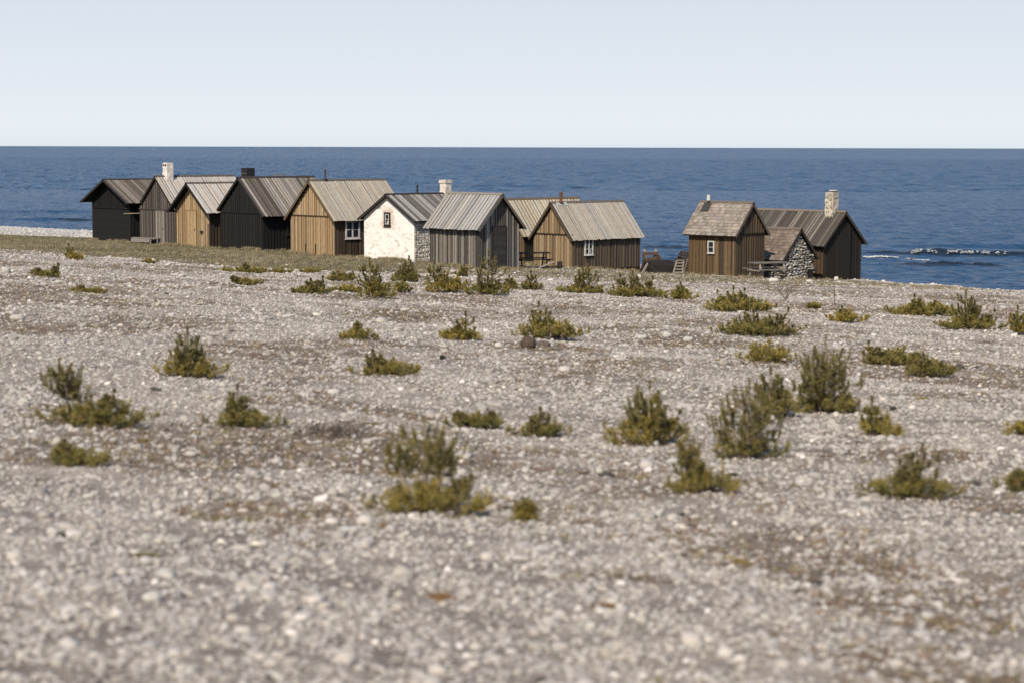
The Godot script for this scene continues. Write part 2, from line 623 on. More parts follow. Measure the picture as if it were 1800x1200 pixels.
func wave_sheet(mesh: ArrayMesh, xs: PackedFloat32Array, zs: PackedFloat32Array, heights: Callable, m: Material, stretch: float) -> void:
	var w := xs.size()
	var hg := zs.size()
	var v := PackedVector3Array()
	var u := PackedVector2Array()
	var nn := PackedVector3Array()
	var idx := PackedInt32Array()
	v.resize(w * hg)
	u.resize(w * hg)
	nn.resize(w * hg)
	var hs := PackedFloat32Array()
	hs.resize(w * hg)
	var last := zs[hg - 1]
	var from := zs[0]
	for j in hg:
		var fade := 1.0 - smoothstep(last * 0.8, last, zs[j])
		# neighbouring reaches dip under each other where they meet
		var sink := 1.6 * (smoothstep(last - 22.0, last, zs[j]) if last < 1000.0 else 1.0 - smoothstep(from, from + 22.0, zs[j]))
		for i in w:
			var k := 0.0 if i == 0 or i == w - 1 else 1.0
			if last > 1000.0:
				k *= fade
			hs[j * w + i] = heights.call(xs[i], zs[j]) * k - sink
	for j in hg:
		for i in w:
			var at := j * w + i
			v[at] = Vector3(xs[i], hs[at], -zs[j])
			u[at] = Vector2(xs[i] * 0.68 + zs[j] * 0.73, xs[i] * 0.73 - zs[j] * 0.68) * stretch
			var i0 := maxi(i - 1, 0)
			var i1 := mini(i + 1, w - 1)
			var j0 := maxi(j - 1, 0)
			var j1 := mini(j + 1, hg - 1)
			nn[at] = Vector3(-(hs[j * w + i1] - hs[j * w + i0]) / (xs[i1] - xs[i0]), 1.0, (hs[j1 * w + i] - hs[j0 * w + i]) / (zs[j1] - zs[j0])).normalized()
	for j in hg - 1:
		for i in w - 1:
			var a := j * w + i
			idx.append_array(PackedInt32Array([a, a + w, a + 1, a + 1, a + w, a + w + 1]))
	var arr := []
	arr.resize(Mesh.ARRAY_MAX)
	arr[Mesh.ARRAY_VERTEX] = v
	arr[Mesh.ARRAY_NORMAL] = nn
	arr[Mesh.ARRAY_TEX_UV] = u
	arr[Mesh.ARRAY_INDEX] = idx
	mesh.add_surface_from_arrays(Mesh.PRIMITIVE_TRIANGLES, arr)
	mesh.surface_set_material(mesh.get_surface_count() - 1, m)


func build_sea() -> void:
	var m := StandardMaterial3D.new()
	m.albedo_color = Color(0.026, 0.081, 0.176).linear_to_srgb()
	m.roughness = 0.22
	m.metallic_specular = 0.11
	var ripple := noise_image(1024, 0.012, 31, FastNoiseLite.TYPE_SIMPLEX_SMOOTH, 6)
	ripple.convert(Image.FORMAT_RGB8)
	ripple.bump_map_to_normal_map(95.0)
	m.normal_enabled = true
	m.normal_texture = texture(ripple)
	m.normal_scale = 1.0
	m.uv1_scale = Vector3(0.12, 0.05, 1)
	var open: StandardMaterial3D = m.duplicate()
	open.albedo_color = Color(0.035, 0.094, 0.19).linear_to_srgb()
	open.roughness = 0.25
	var mesh := ArrayMesh.new()
	var xs := PackedFloat32Array()
	var zs := PackedFloat32Array()
	var x := -150.0
	while x <= 130.0:
		xs.append(x)
		x += 0.55
	var d := 88.0
	while d < 420.0:
		zs.append(d)
		d += 0.42 + 0.006 * maxf(0.0, d - 150.0)
	wave_sheet(mesh, xs, zs, sea_height, m, 1.0)
	var near_end := zs[zs.size() - 1]
	var near_x0 := xs[0]
	var near_x1 := xs[xs.size() - 1]
	xs.clear()
	x = -520.0
	while x <= 520.0:
		xs.append(x)
		x += 2.2
	zs.clear()
	d = near_end - 44.0
	while d < 1700.0:
		zs.append(d)
		d += 2.4 + 0.004 * maxf(0.0, d - near_end)
	wave_sheet(mesh, xs, zs, long_waves, open, 0.25)
	var far_end := zs[zs.size() - 1]
	# flat sheets to the horizon and out to the sides
	var v := PackedVector3Array()
	var nn := PackedVector3Array()
	var u := PackedVector2Array()
	var idx := PackedInt32Array()
	var far := [far_end]
	while far[far.size() - 1] < 60000.0:
		far.append(far[far.size() - 1] * 1.35)
	var sheets := []
	for k in far.size() - 1:
		var half: float = 0.7 * far[k + 1] + 300.0
		sheets.append([-half, half, far[k], far[k + 1], 0.05 if far[k] < 3500.0 else 0.012])
	sheets.append([-2000.0, near_x0, 88.0, near_end, 1.0])
	sheets.append([near_x1, 2000.0, 88.0, near_end, 1.0])
	sheets.append([-2000.0, -520.0, near_end, far_end, 0.2])
	sheets.append([xs[xs.size() - 1], 2000.0, near_end, far_end, 0.2])
	for s in sheets:
		var at := v.size()
		for p in [Vector2(s[0], s[2]), Vector2(s[1], s[2]), Vector2(s[0], s[3]), Vector2(s[1], s[3])]:
			v.append(Vector3(p.x, 0, -p.y))
			nn.append(Vector3.UP)
			u.append(Vector2(p.x * 0.68 + p.y * 0.73, p.x * 0.73 - p.y * 0.68) * s[4])
		idx.append_array(PackedInt32Array([at, at + 2, at + 1, at + 1, at + 2, at + 3]))
	var arr := []
	arr.resize(Mesh.ARRAY_MAX)
	arr[Mesh.ARRAY_VERTEX] = v
	arr[Mesh.ARRAY_NORMAL] = nn
	arr[Mesh.ARRAY_TEX_UV] = u
	arr[Mesh.ARRAY_INDEX] = idx
	mesh.add_surface_from_arrays(Mesh.PRIMITIVE_TRIANGLES, arr)
	mesh.surface_set_material(2, open)
	var o := put("sea", mesh, null)
	tag(o, "choppy blue sea reaching the horizon", "sea", "", "structure")


func wave(p0: Vector2, p1: Vector2, height: float, label: String) -> void:
	# a dark wave rearing up in shallow water, coloured darker than the sea around it
	var b := MB.new()
	b.col = Color(0.014, 0.023, 0.036)
	var n := 60
	var rows: Array = []
	for k in n + 1:
		var t := float(k) / n
		var p := p0.lerp(p1, t) + Vector2(0, 0.5 * fine.get_noise_2d(t * 260.0, p0.y))
		var hh := height * pow(sin(PI * clampf(t, 0.001, 0.999)), 0.7) * (0.85 + 0.6 * fine.get_noise_2d(t * 110.0, p0.x * 3.0)) + 0.02
		var base := -0.14
		rows.append([Vector3(p.x, base, -p.y + 0.95), Vector3(p.x, base + 0.1 + hh * 0.35, -p.y + 0.4), Vector3(p.x, base + 0.1 + hh, -p.y + 0.12), Vector3(p.x, base + 0.1 + hh * 0.95, -p.y - 0.12), Vector3(p.x, base + hh * 0.4, -p.y - 0.9), Vector3(p.x, base, -p.y - 1.8)])
	for k in n:
		for j in 5:
			b.quad(rows[k][j], rows[k + 1][j], rows[k + 1][j + 1], rows[k][j + 1])
	var m := StandardMaterial3D.new()
	m.vertex_color_use_as_albedo = true
	m.roughness = 0.2
	m.metallic_specular = 0.3
	var o := put("breaking_wave", b.mesh(), m)
	tag(o, label, "wave", "dark waves near the shore")


func foam(points: Array, width: float, lift: float, label: String) -> void:
	var b := MB.new()
	rng.seed = int(points[0].x * 10.0) + 7
	for k in points.size() - 1:
		var a: Vector2 = points[k]
		var e: Vector2 = points[k + 1]
		var steps := int(a.distance_to(e) / 0.018)
		for i in steps:
			var p := a.lerp(e, (i + rng.randf()) / steps)
			if fine.get_noise_2d(p.x * 14.0, p.y * 5.0) < -0.2:
				continue
			p.y += rng.randfn(0, width * 0.4)
			var s := rng.randf_range(0.02, 0.06)
			b.col = Color(1, 1, 1) * rng.randf_range(0.4, 0.65)
			b.stone(Transform3D(Basis(Vector3.UP, rng.randf() * TAU), Vector3(p.x, sea_height(p.x, p.y) + lift * (0.35 + 0.65 * rng.randf()), -p.y)), Vector3(s * 2.0, s * 0.6, s), rng.randf() * 50.0, fine, 0.4, 4, 6)
	var m := StandardMaterial3D.new()
	m.vertex_color_use_as_albedo = true
	m.roughness = 0.9
	var o := put("wave_foam", b.mesh(), m)
	tag(o, label, "foam", "", "stuff")


# ---------------------------------------------------------------- pines
func needles(b: MB, p0: Vector3, p1: Vector3, count: int, length: float, width: float, col: Color) -> void:
	var y := (p1 - p0)
	var l := y.length()
	if l < 0.001:
		return
	y /= l
	var x := y.cross(Vector3(0.31, 0.17, 0.93)).normalized()
	var z := x.cross(y)
	for i in count:
		var t := rng.randf()
		var a := rng.randf() * TAU
		var out := (x * cos(a) + z * sin(a))
		var dir := (out * rng.randf_range(0.6, 1.0) + y * rng.randf_range(0.35, 1.0)).normalized()
		var p := p0 + y * (l * t)
		var side := dir.cross(Vector3(rng.randf() - 0.5, rng.randf() - 0.5, rng.randf() - 0.5)).normalized() * width * 0.5
		var k := rng.randf_range(0.7, 1.3)
		var c := Color(col.r * k, col.g * k, col.b * k)
		var tip := p + dir * length * rng.randf_range(0.7, 1.15)
		b.v.append_array(PackedVector3Array([p - side, p + side, tip]))
		b.c.append_array(PackedColorArray([c, c, c]))


func pine(x: float, z: float, half: float, mat_h: float, leaders: Array, label: String) -> void:
	rng.seed = hash(label)
	var d := -z
	var y := ground_at(x, z)
	var o := thing("pine_sapling", Vector3(x, y, z), 0.0, label, "pine", "young pines scattered over the shingle")
	var crown := MB.new()
	var stem := MB.new()
	stem.col = Color(0.12, 0.085, 0.06)
	var wn := clampf(d * 0.00026, 0.0038, 0.017)
	var nl := clampf(0.032 + d * 0.00075, 0.038, 0.085)
	half *= 1.14
	if d > 40.0:
		mat_h *= 0.84
	var deep := half * 0.6
	var green := Color(0.165, 0.152, 0.055)
	var gold := Color(0.335, 0.258, 0.062)
	var dusk := Color(0.178, 0.148, 0.072)
	var bright := rng.randf_range(-0.2, 0.25)
	if "yellow" in label:
		bright += 0.4
	if "dark" in label:
		bright -= 0.35
	# spreading mat: limbs that creep outwards and turn up at their ends, with side shoots
	var area := half * deep * 3.14
	var unit := nl * 1.5
	var limbs := clampi(int(13.0 + area / (unit * unit) * 0.62), 16, 115)
	for i in limbs:
		var a := TAU * (i + rng.randf()) / limbs
		var reach := sqrt(rng.randf_range(0.03, 1.0))
		reach *= 0.85 + 0.7 * fine.get_noise_2d(cos(a) * 25.0 + x * 31.0, sin(a) * 25.0)
		reach = minf(reach, 1.0) - unit * 0.45 / half
		var stray := rng.randf() < 0.14
		if stray:
			reach = rng.randf_range(0.95, 1.16)
		var hill := 1.0 + 0.9 * fine.get_noise_2d(cos(a) * reach * 40.0 + x * 17.0, sin(a) * reach * 40.0)
		var tip := Vector3(cos(a) * half * reach, (mat_h - unit * 0.5) * (1.05 - 0.65 * reach * reach) * rng.randf_range(0.55, 1.0) * hill, sin(a) * deep * reach)
		if stray:
			tip.y = mat_h * rng.randf_range(0.15, 0.6)
		tip.y = maxf(tip.y, 0.02)
		var root := Vector3(tip.x * 0.3, mat_h * 0.1, tip.z * 0.3)
		var bend := root.lerp(tip, 0.6) + Vector3(0, -mat_h * 0.18, 0)
		stem.tube(root, bend, 0.006, 0.004, 3)
		stem.tube(bend, tip, 0.004, 0.002, 3)
		var tone := mix3(green, gold, rng.randf_range(-0.1, 0.8) + bright)
		if rng.randf() < 0.07:
			tone = Color(0.24, 0.16, 0.09)
		needles(crown, bend, tip, 30, nl, wn, tone)
		var up := tip + Vector3(rng.randfn(0, 0.25), rng.randf_range(0.45, 1.0), rng.randfn(0, 0.25)) * unit * 0.9
		needles(crown, tip, up, 46, nl, wn, mix3(tone, gold, 0.35))
		for s in 3:
			var q := bend.lerp(tip, rng.randf_range(0.0, 0.95))
			var q2 := q + Vector3(cos(a) * 0.5 + rng.randfn(0, 0.7), rng.randf_range(0.0, 0.9), sin(a) * 0.5 + rng.randfn(0, 0.7)).normalized() * unit * rng.randf_range(0.7, 1.2)
			q2.y = maxf(q2.y, 0.015)
			needles(crown, q, q2, 30, nl, wn, mix3(green, gold, rng.randf_range(-0.2, 0.7) + bright))
	# upright leaders: whorls of limbs, each ending in a thick finger-like shoot that points up
	var first := true
	for ld in leaders:
		var h: float = ld[1] * (1.14 if d > 40.0 else 1.03)
		var top := Vector3(ld[0], h, rng.randf_range(-0.25, 0.25) * half)
		var foot := Vector3(ld[0] * (0.8 if first else 0.5), 0.0, top.z * 0.5)
		var mid := foot.lerp(top, 0.5) + Vector3(rng.randfn(0, 0.02), 0, rng.randfn(0, 0.02))
		stem.col = Color(0.3, 0.245, 0.19) if h > 0.45 else Color(0.16, 0.12, 0.09)
		stem.tube(foot, mid, 0.011 + 0.006 * h, 0.009, 5)
		stem.tube(mid, top - Vector3(0, nl, 0), 0.009, 0.004, 5)
		var rise := maxf(h - mat_h * 0.7, 0.08)
		var spread := minf(rise * (0.5 if first else 0.34), half * 0.7)
		if "thin" in label or "candle" in label or "straight" in label:
			spread *= 0.6
		if "tallest" in label or "leafy" in label or "largest" in label:
			spread *= 1.35
		var tiers := clampi(int(rise / (nl * 2.4)), 2, 5)
		var bare := 0.3 if "bare" in label else 0.0
		var finger := clampf(rise * 0.3, nl * 1.3, 0.26)
		needles(crown, top - Vector3(0, finger, 0), top - Vector3(0, nl * 0.5, 0), 150, nl * 0.75, wn * 1.15, mix3(dusk, green, 0.4))
		if bare == 0.0:
			needles(crown, foot.lerp(top, 0.35), top - Vector3(0, finger, 0), 70, nl * 0.9, wn, mix3(dusk, green, 0.3))
		for k in tiers:
			var t := bare + (1.0 - bare) * (0.05 + 0.72 * k / tiers)
			var p := foot.lerp(top, clampf((mat_h * 0.45 + rise * t) / h, 0.05, 0.9))
			var n := rng.randi_range(4, 6)
			var r := spread * pow(1.0 - t * 0.9, 0.9)
			var turn := rng.randf() * TAU
			for i in n:
				var a := turn + TAU * i / n + rng.randfn(0, 0.25)
				var rr := r * rng.randf_range(0.5, 1.15)
				var e := p + Vector3(cos(a) * rr, rr * rng.randf_range(0.15, 0.6) + 0.01, sin(a) * rr)
				stem.tube(p, e, 0.004, 0.002, 3)
				var tone := mix3(mix3(dusk, green, rng.randf() + bright * 0.5), gold, rng.randf_range(-0.2, 0.4) + bright * 0.5)
				needles(crown, p.lerp(e, 0.25), e, 60, nl * 0.95, wn * 1.1, tone)
				var cnd := e + Vector3(cos(a) * 0.3, 1.0, sin(a) * 0.3).normalized() * finger * rng.randf_range(0.45, 0.95) * (1.0 - 0.35 * t)
				needles(crown, e, cnd, 110, nl * 0.8, wn * 1.1, tone)
				var q := p.lerp(e, rng.randf_range(0.35, 0.95))
				var q2 := q + Vector3(cos(a) + rng.randfn(0, 0.7), rng.randf_range(0.0, 0.9), sin(a) + rng.randfn(0, 0.7)).normalized() * unit * rng.randf_range(0.6, 1.0)
				needles(crown, q, q2, 50, nl * 0.9, wn * 1.1, tone)
		first = false
	if leaders.is_empty():
		stem.tube(Vector3.ZERO, Vector3(0, mat_h * 0.6, 0), 0.012, 0.006, 5)
	crown.u.clear()
	put("crown", crown.mesh(false), needle_mat, o)
	put("trunk", stem.mesh(), bark, o)


# ---------------------------------------------------------------- huts
func roof_y(h: Dictionary, x: float) -> float:
	return h.hr - (h.hr - h.he) * absf(x) / h.hw


# upright boards on a gable between x0 and x1, from y0 up to the roof or to y1
func gable_boards(h: Dictionary, parent: Node, tones: Array, y0: float, y1: float, z: float, skip := []) -> void:
	var x: float = -h.w * 0.5
	var wide := true
	while x < h.w * 0.5 - 0.02:
		var w := (0.135 if wide else 0.085) * rng.randf_range(0.85, 1.2)
		var xe := minf(x + w, h.w * 0.5)
		var top0 := minf(y1, roof_y(h, x) - 0.13)
		var top1 := minf(y1, roof_y(h, xe) - 0.13)
		var b := MB.new()
		b.col = vary(tones[rng.randi() % tones.size()], 0.22)
		b.off = Vector2(rng.randf() * 9.0, rng.randf() * 9.0)
		var low := y0 - rng.randf_range(0.0, 0.02)
		var out := (0.012 if wide else 0.045) + rng.randf_range(0.0, 0.006)
		if minf(top0, top1) > y0 + 0.03:
			b.prism(PackedVector2Array([Vector2(x + 0.007, low), Vector2(xe - 0.007, low), Vector2(xe - 0.007, top1), Vector2(x + 0.007, top0)]), z, z + out)
			put("plank", b.mesh(), wood, parent)
		x = xe
		wide = not wide


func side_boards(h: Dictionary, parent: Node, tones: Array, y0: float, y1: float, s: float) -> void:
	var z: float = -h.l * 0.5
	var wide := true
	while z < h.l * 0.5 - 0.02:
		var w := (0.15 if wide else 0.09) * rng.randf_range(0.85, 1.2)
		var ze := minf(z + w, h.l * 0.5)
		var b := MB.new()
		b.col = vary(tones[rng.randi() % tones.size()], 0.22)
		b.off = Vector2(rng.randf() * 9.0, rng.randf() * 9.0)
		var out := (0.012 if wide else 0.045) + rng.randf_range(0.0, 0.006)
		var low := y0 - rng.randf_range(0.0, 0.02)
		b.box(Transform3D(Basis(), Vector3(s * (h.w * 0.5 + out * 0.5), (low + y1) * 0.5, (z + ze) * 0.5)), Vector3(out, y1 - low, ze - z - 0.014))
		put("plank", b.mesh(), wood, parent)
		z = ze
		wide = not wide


func siding(h: Dictionary, parent: Node, tone: Color, y0: float, y1: float, z: float) -> void:
	var y := y0
	while y < y1 - 0.02:
		var ye := minf(y + 0.17 * rng.randf_range(0.9, 1.1), y1)
		var b := MB.new()
		b.col = vary(tone, 0.2)
		b.off = Vector2(rng.randf() * 9.0, rng.randf() * 9.0)
		var t := Transform3D(Basis(Vector3(0, -1, 0), Vector3(1, 0, 0), Vector3(0, 0, 1)), Vector3(0, (y + ye) * 0.5, z + 0.014)).rotated_local(Vector3(0, 1, 0), 0.07)
		b.box(t, Vector3(ye - y + 0.012, h.w - 0.02, 0.02))
		put("plank", b.mesh(), wood, parent)
		y = ye


func walls(h: Dictionary, o: Node3D, back_tone: Color, m: Material) -> Array:
	var hw: float = h.w * 0.5
	var z: float = h.l * 0.5
	var yw := roof_y(h, hw) - 0.12
	var yp: float = h.hr - 0.12
	var poly := PackedVector2Array([Vector2(-hw, -0.6), Vector2(hw, -0.6), Vector2(hw, yw), Vector2(0, yp), Vector2(-hw, yw)])
	var made := []
	for k in 4:
		var b := MB.new()
		b.col = back_tone
		if k == 0:
			b.prism(poly, z - 0.12, z)
		elif k == 1:
			b.box(Transform3D(Basis(), Vector3(h.s * (hw - 0.06), (yw - 0.6) * 0.5, 0)), Vector3(0.12, yw + 0.6, h.l - 0.24))
		elif k == 2:
			b.prism(poly, -z, -z + 0.12)
		else:
			b.box(Transform3D(Basis(), Vector3(-h.s * (hw - 0.06), (yw - 0.6) * 0.5, 0)), Vector3(0.12, yw + 0.6, h.l - 0.24))
		made.append(put("wall", b.mesh(), m, o))
	return made


func roof(h: Dictionary, o: Node3D, tones: Array, under: Color, ridge_tone: Color, rake_tone: Color, style := "boards", spacing := 0.23) -> Node:
	var z0: float = -h.l * 0.5 - h.ob
	var z1: float = h.l * 0.5 + h.of
	var b := MB.new()
	b.col = under
	var hw: float = h.hw - 0.03
	var ye := roof_y(h, hw)
	b.prism(PackedVector2Array([Vector2(-hw, ye - 0.1), Vector2(0, h.hr - 0.1), Vector2(hw, ye - 0.1), Vector2(hw, ye - 0.04), Vector2(0, h.hr - 0.04), Vector2(-hw, ye - 0.04)]), z0 + 0.02, z1 - 0.02)
	# split the outline, which is not convex, into its two slopes
	b = MB.new()
	b.col = under
	for s in [-1.0, 1.0]:
		var p := PackedVector2Array([Vector2(0, h.hr - 0.11), Vector2(hw * s, ye - 0.11), Vector2(hw * s, ye - 0.045), Vector2(0, h.hr - 0.045)])
		if s < 0:
			p.reverse()
		b.prism(p, z0 + 0.02, z1 - 0.02)
	var r := put("roof", b.mesh(), wood, o)
	var s: float = h.s
	var slope := Vector2(h.hw, h.hr - h.he)
	var long := slope.length()
	var down := Vector3(s * h.hw, h.he - h.hr, 0) / long
	var nrm := Vector3(s * (h.hr - h.he), h.hw, 0) / long
	# columns: across the slope (along z), down the slope (grain), outwards
	var basis := Basis(down.cross(nrm), down, nrm)
	var apex := Vector3(0, h.hr, 0)
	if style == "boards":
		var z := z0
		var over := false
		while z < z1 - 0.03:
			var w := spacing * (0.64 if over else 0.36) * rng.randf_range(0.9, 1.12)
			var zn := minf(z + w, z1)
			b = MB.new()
			b.col = vary(mix3(tones[rng.randi() % tones.size()], tones[0], 0.35 if tones[0].r > 0.28 else 0.0), 0.12) * (1.1 if over else 0.92)  # recessed boards toned darker: valley weathering, plus gap shade put into the colour
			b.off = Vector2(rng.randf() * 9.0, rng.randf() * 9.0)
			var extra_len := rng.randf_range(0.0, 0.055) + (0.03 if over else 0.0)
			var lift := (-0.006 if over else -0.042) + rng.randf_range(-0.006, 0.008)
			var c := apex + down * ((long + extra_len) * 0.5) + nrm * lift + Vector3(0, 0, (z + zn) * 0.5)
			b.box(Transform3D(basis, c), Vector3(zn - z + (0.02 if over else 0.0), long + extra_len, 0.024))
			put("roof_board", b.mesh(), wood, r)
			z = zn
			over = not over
	else:
		var rows := 11 if long > 1.9 else 10
		var step := long / rows
		for k in rows:
			var z := z0 + rng.randf_range(-0.02, 0.02)
			while z < z1 - 0.02:
				var w := rng.randf_range(0.1, 0.24)
				var zn := minf(z + w, z1)
				if z1 - zn < 0.08:
					zn = z1
				b = MB.new()
				b.col = vary(tones[rng.randi() % tones.size()], 0.2)
				b.off = Vector2(rng.randf() * 9.0, rng.randf() * 9.0)
				var l := step * 1.25 + rng.randf_range(-0.015, 0.02)
				var t := Transform3D(basis, apex + down * (step * k + l * 0.5 - step * 0.2) + nrm * -0.018 + Vector3(0, 0, (z + zn) * 0.5)).rotated_local(Vector3(1, 0, 0), 0.075 + rng.randfn(0, 0.012))
				b.box(t, Vector3(zn - z - 0.004, l, 0.02))
				put("shingle", b.mesh(), wood, r)
				z = zn
	for q in [s, -s]:
		b = MB.new()
		b.col = vary(ridge_tone, 0.1)
		b.off = Vector2(rng.randf() * 9.0, rng.randf() * 9.0)
		var dn := Vector3(q * h.hw, h.he - h.hr, 0) / long
		var nn := Vector3(q * (h.hr - h.he), h.hw, 0) / long
		b.box(Transform3D(Basis(dn * q, Vector3(0, 0, 1), nn * -1.0 if false else nn), apex + dn * (0.075 + (0.012 if q != s else 0.0)) + nn * 0.016 + Vector3(0, 0, (z0 + z1) * 0.5 + 0.01)), Vector3(0.15, z1 - z0 + 0.02, 0.026))
		put("ridge_board", b.mesh(), wood, r)
		b = MB.new()
		b.col = vary(rake_tone, 0.1)
		b.box(Transform3D(Basis(nn, dn, Vector3(0, 0, 1)), apex + dn * (long * 0.5 + 0.02) - nn * 0.085 + Vector3(0, 0, z1 + 0.002)), Vector3(0.15, long + 0.02, 0.03))
		put("bargeboard", b.mesh(), wood, r)
	return r


func face(h: Dictionary, side: String, u: float, y: float) -> Transform3D:
	# a frame on a wall's outside: x across the wall, y up, z outwards
	if side == "front":
		return Transform3D(Basis(), Vector3(u, y, h.l * 0.5))
	var s: float = h.s
	return Transform3D(Basis(Vector3(0, 0, -s), Vector3(0, 1, 0), Vector3(s, 0, 0)), Vector3(s * h.w * 0.5, y, u))


func window(o: Node3D, t: Transform3D, w: float, hh: float, cols: int, rows: int, frame: Color, bar: float, inner: Color, curtain := false) -> void:
	var b := MB.new()
	b.col = frame
	for s in [-1.0, 1.0]:
		b.box(t * Transform3D(Basis(), Vector3(s * (w * 0.5), 0, 0.045)), Vector3(bar, hh + bar, 0.08))
		b.box(t * Transform3D(Basis(Vector3(0, 0, 1), PI / 2), Vector3(0, s * hh * 0.5, 0.043)), Vector3(bar, w - bar, 0.076))
	b.box(t * Transform3D(Basis(Vector3(0, 0, 1), PI / 2), Vector3(0, -hh * 0.5 - bar * 0.6, 0.065)), Vector3(bar * 0.4, w + bar * 1.8, 0.12))
	var f := put("window", b.mesh(), wood, o)
	var pw := (w - bar) / cols
	var ph := (hh - bar) / rows
	for i in cols:
		for j in rows:
			b = MB.new()
			b.box(t * Transform3D(Basis(), Vector3(-w * 0.5 + bar * 0.5 + pw * (i + 0.5), -hh * 0.5 + bar * 0.5 + ph * (j + 0.5), 0.048)), Vector3(pw - 0.004, ph - 0.004, 0.008))
			put("pane", b.mesh(), glass, f)
	b = MB.new()
	b.col = inner
	for i in range(1, cols):
		b.box(t * Transform3D(Basis(), Vector3(-w * 0.5 + bar * 0.5 + pw * i, 0, 0.062)), Vector3(bar * (0.95 if cols == 2 else 0.5), hh - bar, 0.034))
	for j in range(1, rows):
		for i in cols:
			b.box(t * Transform3D(Basis(Vector3(0, 0, 1), PI / 2), Vector3(-w * 0.5 + bar * 0.5 + pw * (i + 0.5), -hh * 0.5 + bar * 0.5 + ph * j, 0.06)), Vector3(bar * 0.42, pw - bar * 0.5, 0.026))
	if cols + rows > 2:
		put("glazing_bar", b.mesh(), wood, f)
	if curtain:
		b = MB.new()
		b.col = Color(0.7, 0.7, 0.68)
		b.box(t * Transform3D(Basis(), Vector3(w * 0.12, -hh * 0.28, 0.056)), Vector3(w * 0.26, hh * 0.3, 0.006))
		put("curtain", b.mesh(), wood, f)


func board_door(o: Node3D, t: Transform3D, w: float, hh: float, tones: Array, level: bool, knob: Color) -> void:
	var b := MB.new()
	b.col = tones[0] * 0.8
	b.box(t * Transform3D(Basis(), Vector3(0, hh * 0.5, 0.03)), Vector3(w, hh, 0.05))
	var dr := put("door", b.mesh(), wood, o)
	var n := int((hh if level else w) / 0.16)
	for i in n:
		b = MB.new()
		b.col = vary(tones[rng.randi() % tones.size()], 0.15)
		b.off = Vector2(rng.randf() * 9.0, rng.randf() * 9.0)
		if level:
			b.box(t * Transform3D(Basis(Vector3(0, 0, 1), PI / 2), Vector3(0, hh * (i + 0.5) / n, 0.064 + 0.003 * (i % 2))), Vector3(hh / n - 0.008, w - 0.01, 0.018))
		else:
			b.box(t * Transform3D(Basis(), Vector3(-w * 0.5 + w * (i + 0.5) / n, hh * 0.5, 0.064 + 0.003 * (i % 2))), Vector3(w / n - 0.008, hh - 0.01, 0.018))
		put("plank", b.mesh(), wood, dr)
	b = MB.new()
	b.col = knob
	b.box(t * Transform3D(Basis(), Vector3(w * 0.38, hh * 0.48, 0.09)), Vector3(0.05, 0.12, 0.04))
	put("handle", b.mesh(), metal, dr)
	b = MB.new()
	b.col = tones[0] * 0.55
	for s in [-1.0, 1.0]:
		b.box(t * Transform3D(Basis(), Vector3(s * (w * 0.5 + 0.035), hh * 0.5 + 0.03, 0.047)), Vector3(0.06, hh + 0.06, 0.075))
	b.box(t * Transform3D(Basis(Vector3(0, 0, 1), PI / 2), Vector3(0, hh + 0.03, 0.044)), Vector3(0.06, w, 0.07))
	put("door_frame", b.mesh(), wood, dr)


func ledge(h: Dictionary, o: Node3D, y: float, tone: Color) -> void:
	var b := MB.new()
	b.col = tone
	b.box(Transform3D(Basis(Vector3(0, 0, 1), PI / 2), Vector3(0, y, h.l * 0.5 + 0.045)), Vector3(0.06, h.w + 0.02, 0.085))
	put("ledge_board", b.mesh(), wood, o)


func stovepipe(o: Node3D, x: float, z: float, y0: float, y1: float, r: float, tone: Color, cap := Color(0, 0, 0, 0)) -> void:
	var b := MB.new()
	b.col = tone
	b.tube(Vector3(x, y0, z), Vector3(x, y1 - 0.08, z), r, r, 10)
	b.tube(Vector3(x, y1 - 0.1, z), Vector3(x, y1, z), r * 1.25, r * 1.1, 10)
	b.tube(Vector3(x, y0 + 0.12, z), Vector3(x, y0 + 0.2, z), r * 1.9, r * 1.1, 10)
	var p := put("stovepipe", b.mesh(), metal, o)
	if cap.a > 0.0:
		b = MB.new()
		b.col = cap
		b.tube(Vector3(x, y1 - 0.3, z), Vector3(x, y1 + 0.01, z), r * 1.4, r * 1.3, 10)
		put("pipe_cap", b.mesh(), metal, p)


func lumpy_block(c: Vector3, s: Vector3, col: Color, rough: float, seed_at: float) -> ArrayMesh:
	# a masonry block whose faces wander, as rendered rubble does
	var b := MB.new()
	var n := 7
	for k in 6:
		var ax := Vector3.RIGHT if k < 2 else (Vector3.UP if k < 4 else Vector3.BACK)
		var sg := 1.0 if k % 2 == 0 else -1.0
		var e1 := Vector3(ax.y, ax.z, ax.x)
		var e2 := ax.cross(e1)
		var ps: Array[Vector3] = []
		for j in n + 1:
			for i in n + 1:
				var p := (ax * sg + e1 * (2.0 * i / n - 1.0) + e2 * (2.0 * j / n - 1.0))
				var q := p.normalized() * 1.25
				p = p.lerp(q, 0.06) * s * 0.5
				p += p.normalized() * rough * fine.get_noise_3d(p.x * 60 + seed_at, p.y * 60, p.z * 60)
				ps.append(c + p)
		for j in n:
			for i in n:
				var a := ps[j * (n + 1) + i]
				var a2 := ps[j * (n + 1) + i + 1]
				var d := ps[(j + 1) * (n + 1) + i]
				var e := ps[(j + 1) * (n + 1) + i + 1]
				b.col = col * (1.0 + 0.25 * fine.get_noise_3d(a.x * 30.0, a.y * 30.0, a.z * 30.0 + seed_at))
				if sg > 0:
					b.tri(a, a2, e)
					b.tri(a, e, d)
				else:
					b.tri(a, e, a2)
					b.tri(a, d, e)
	return b.mesh()


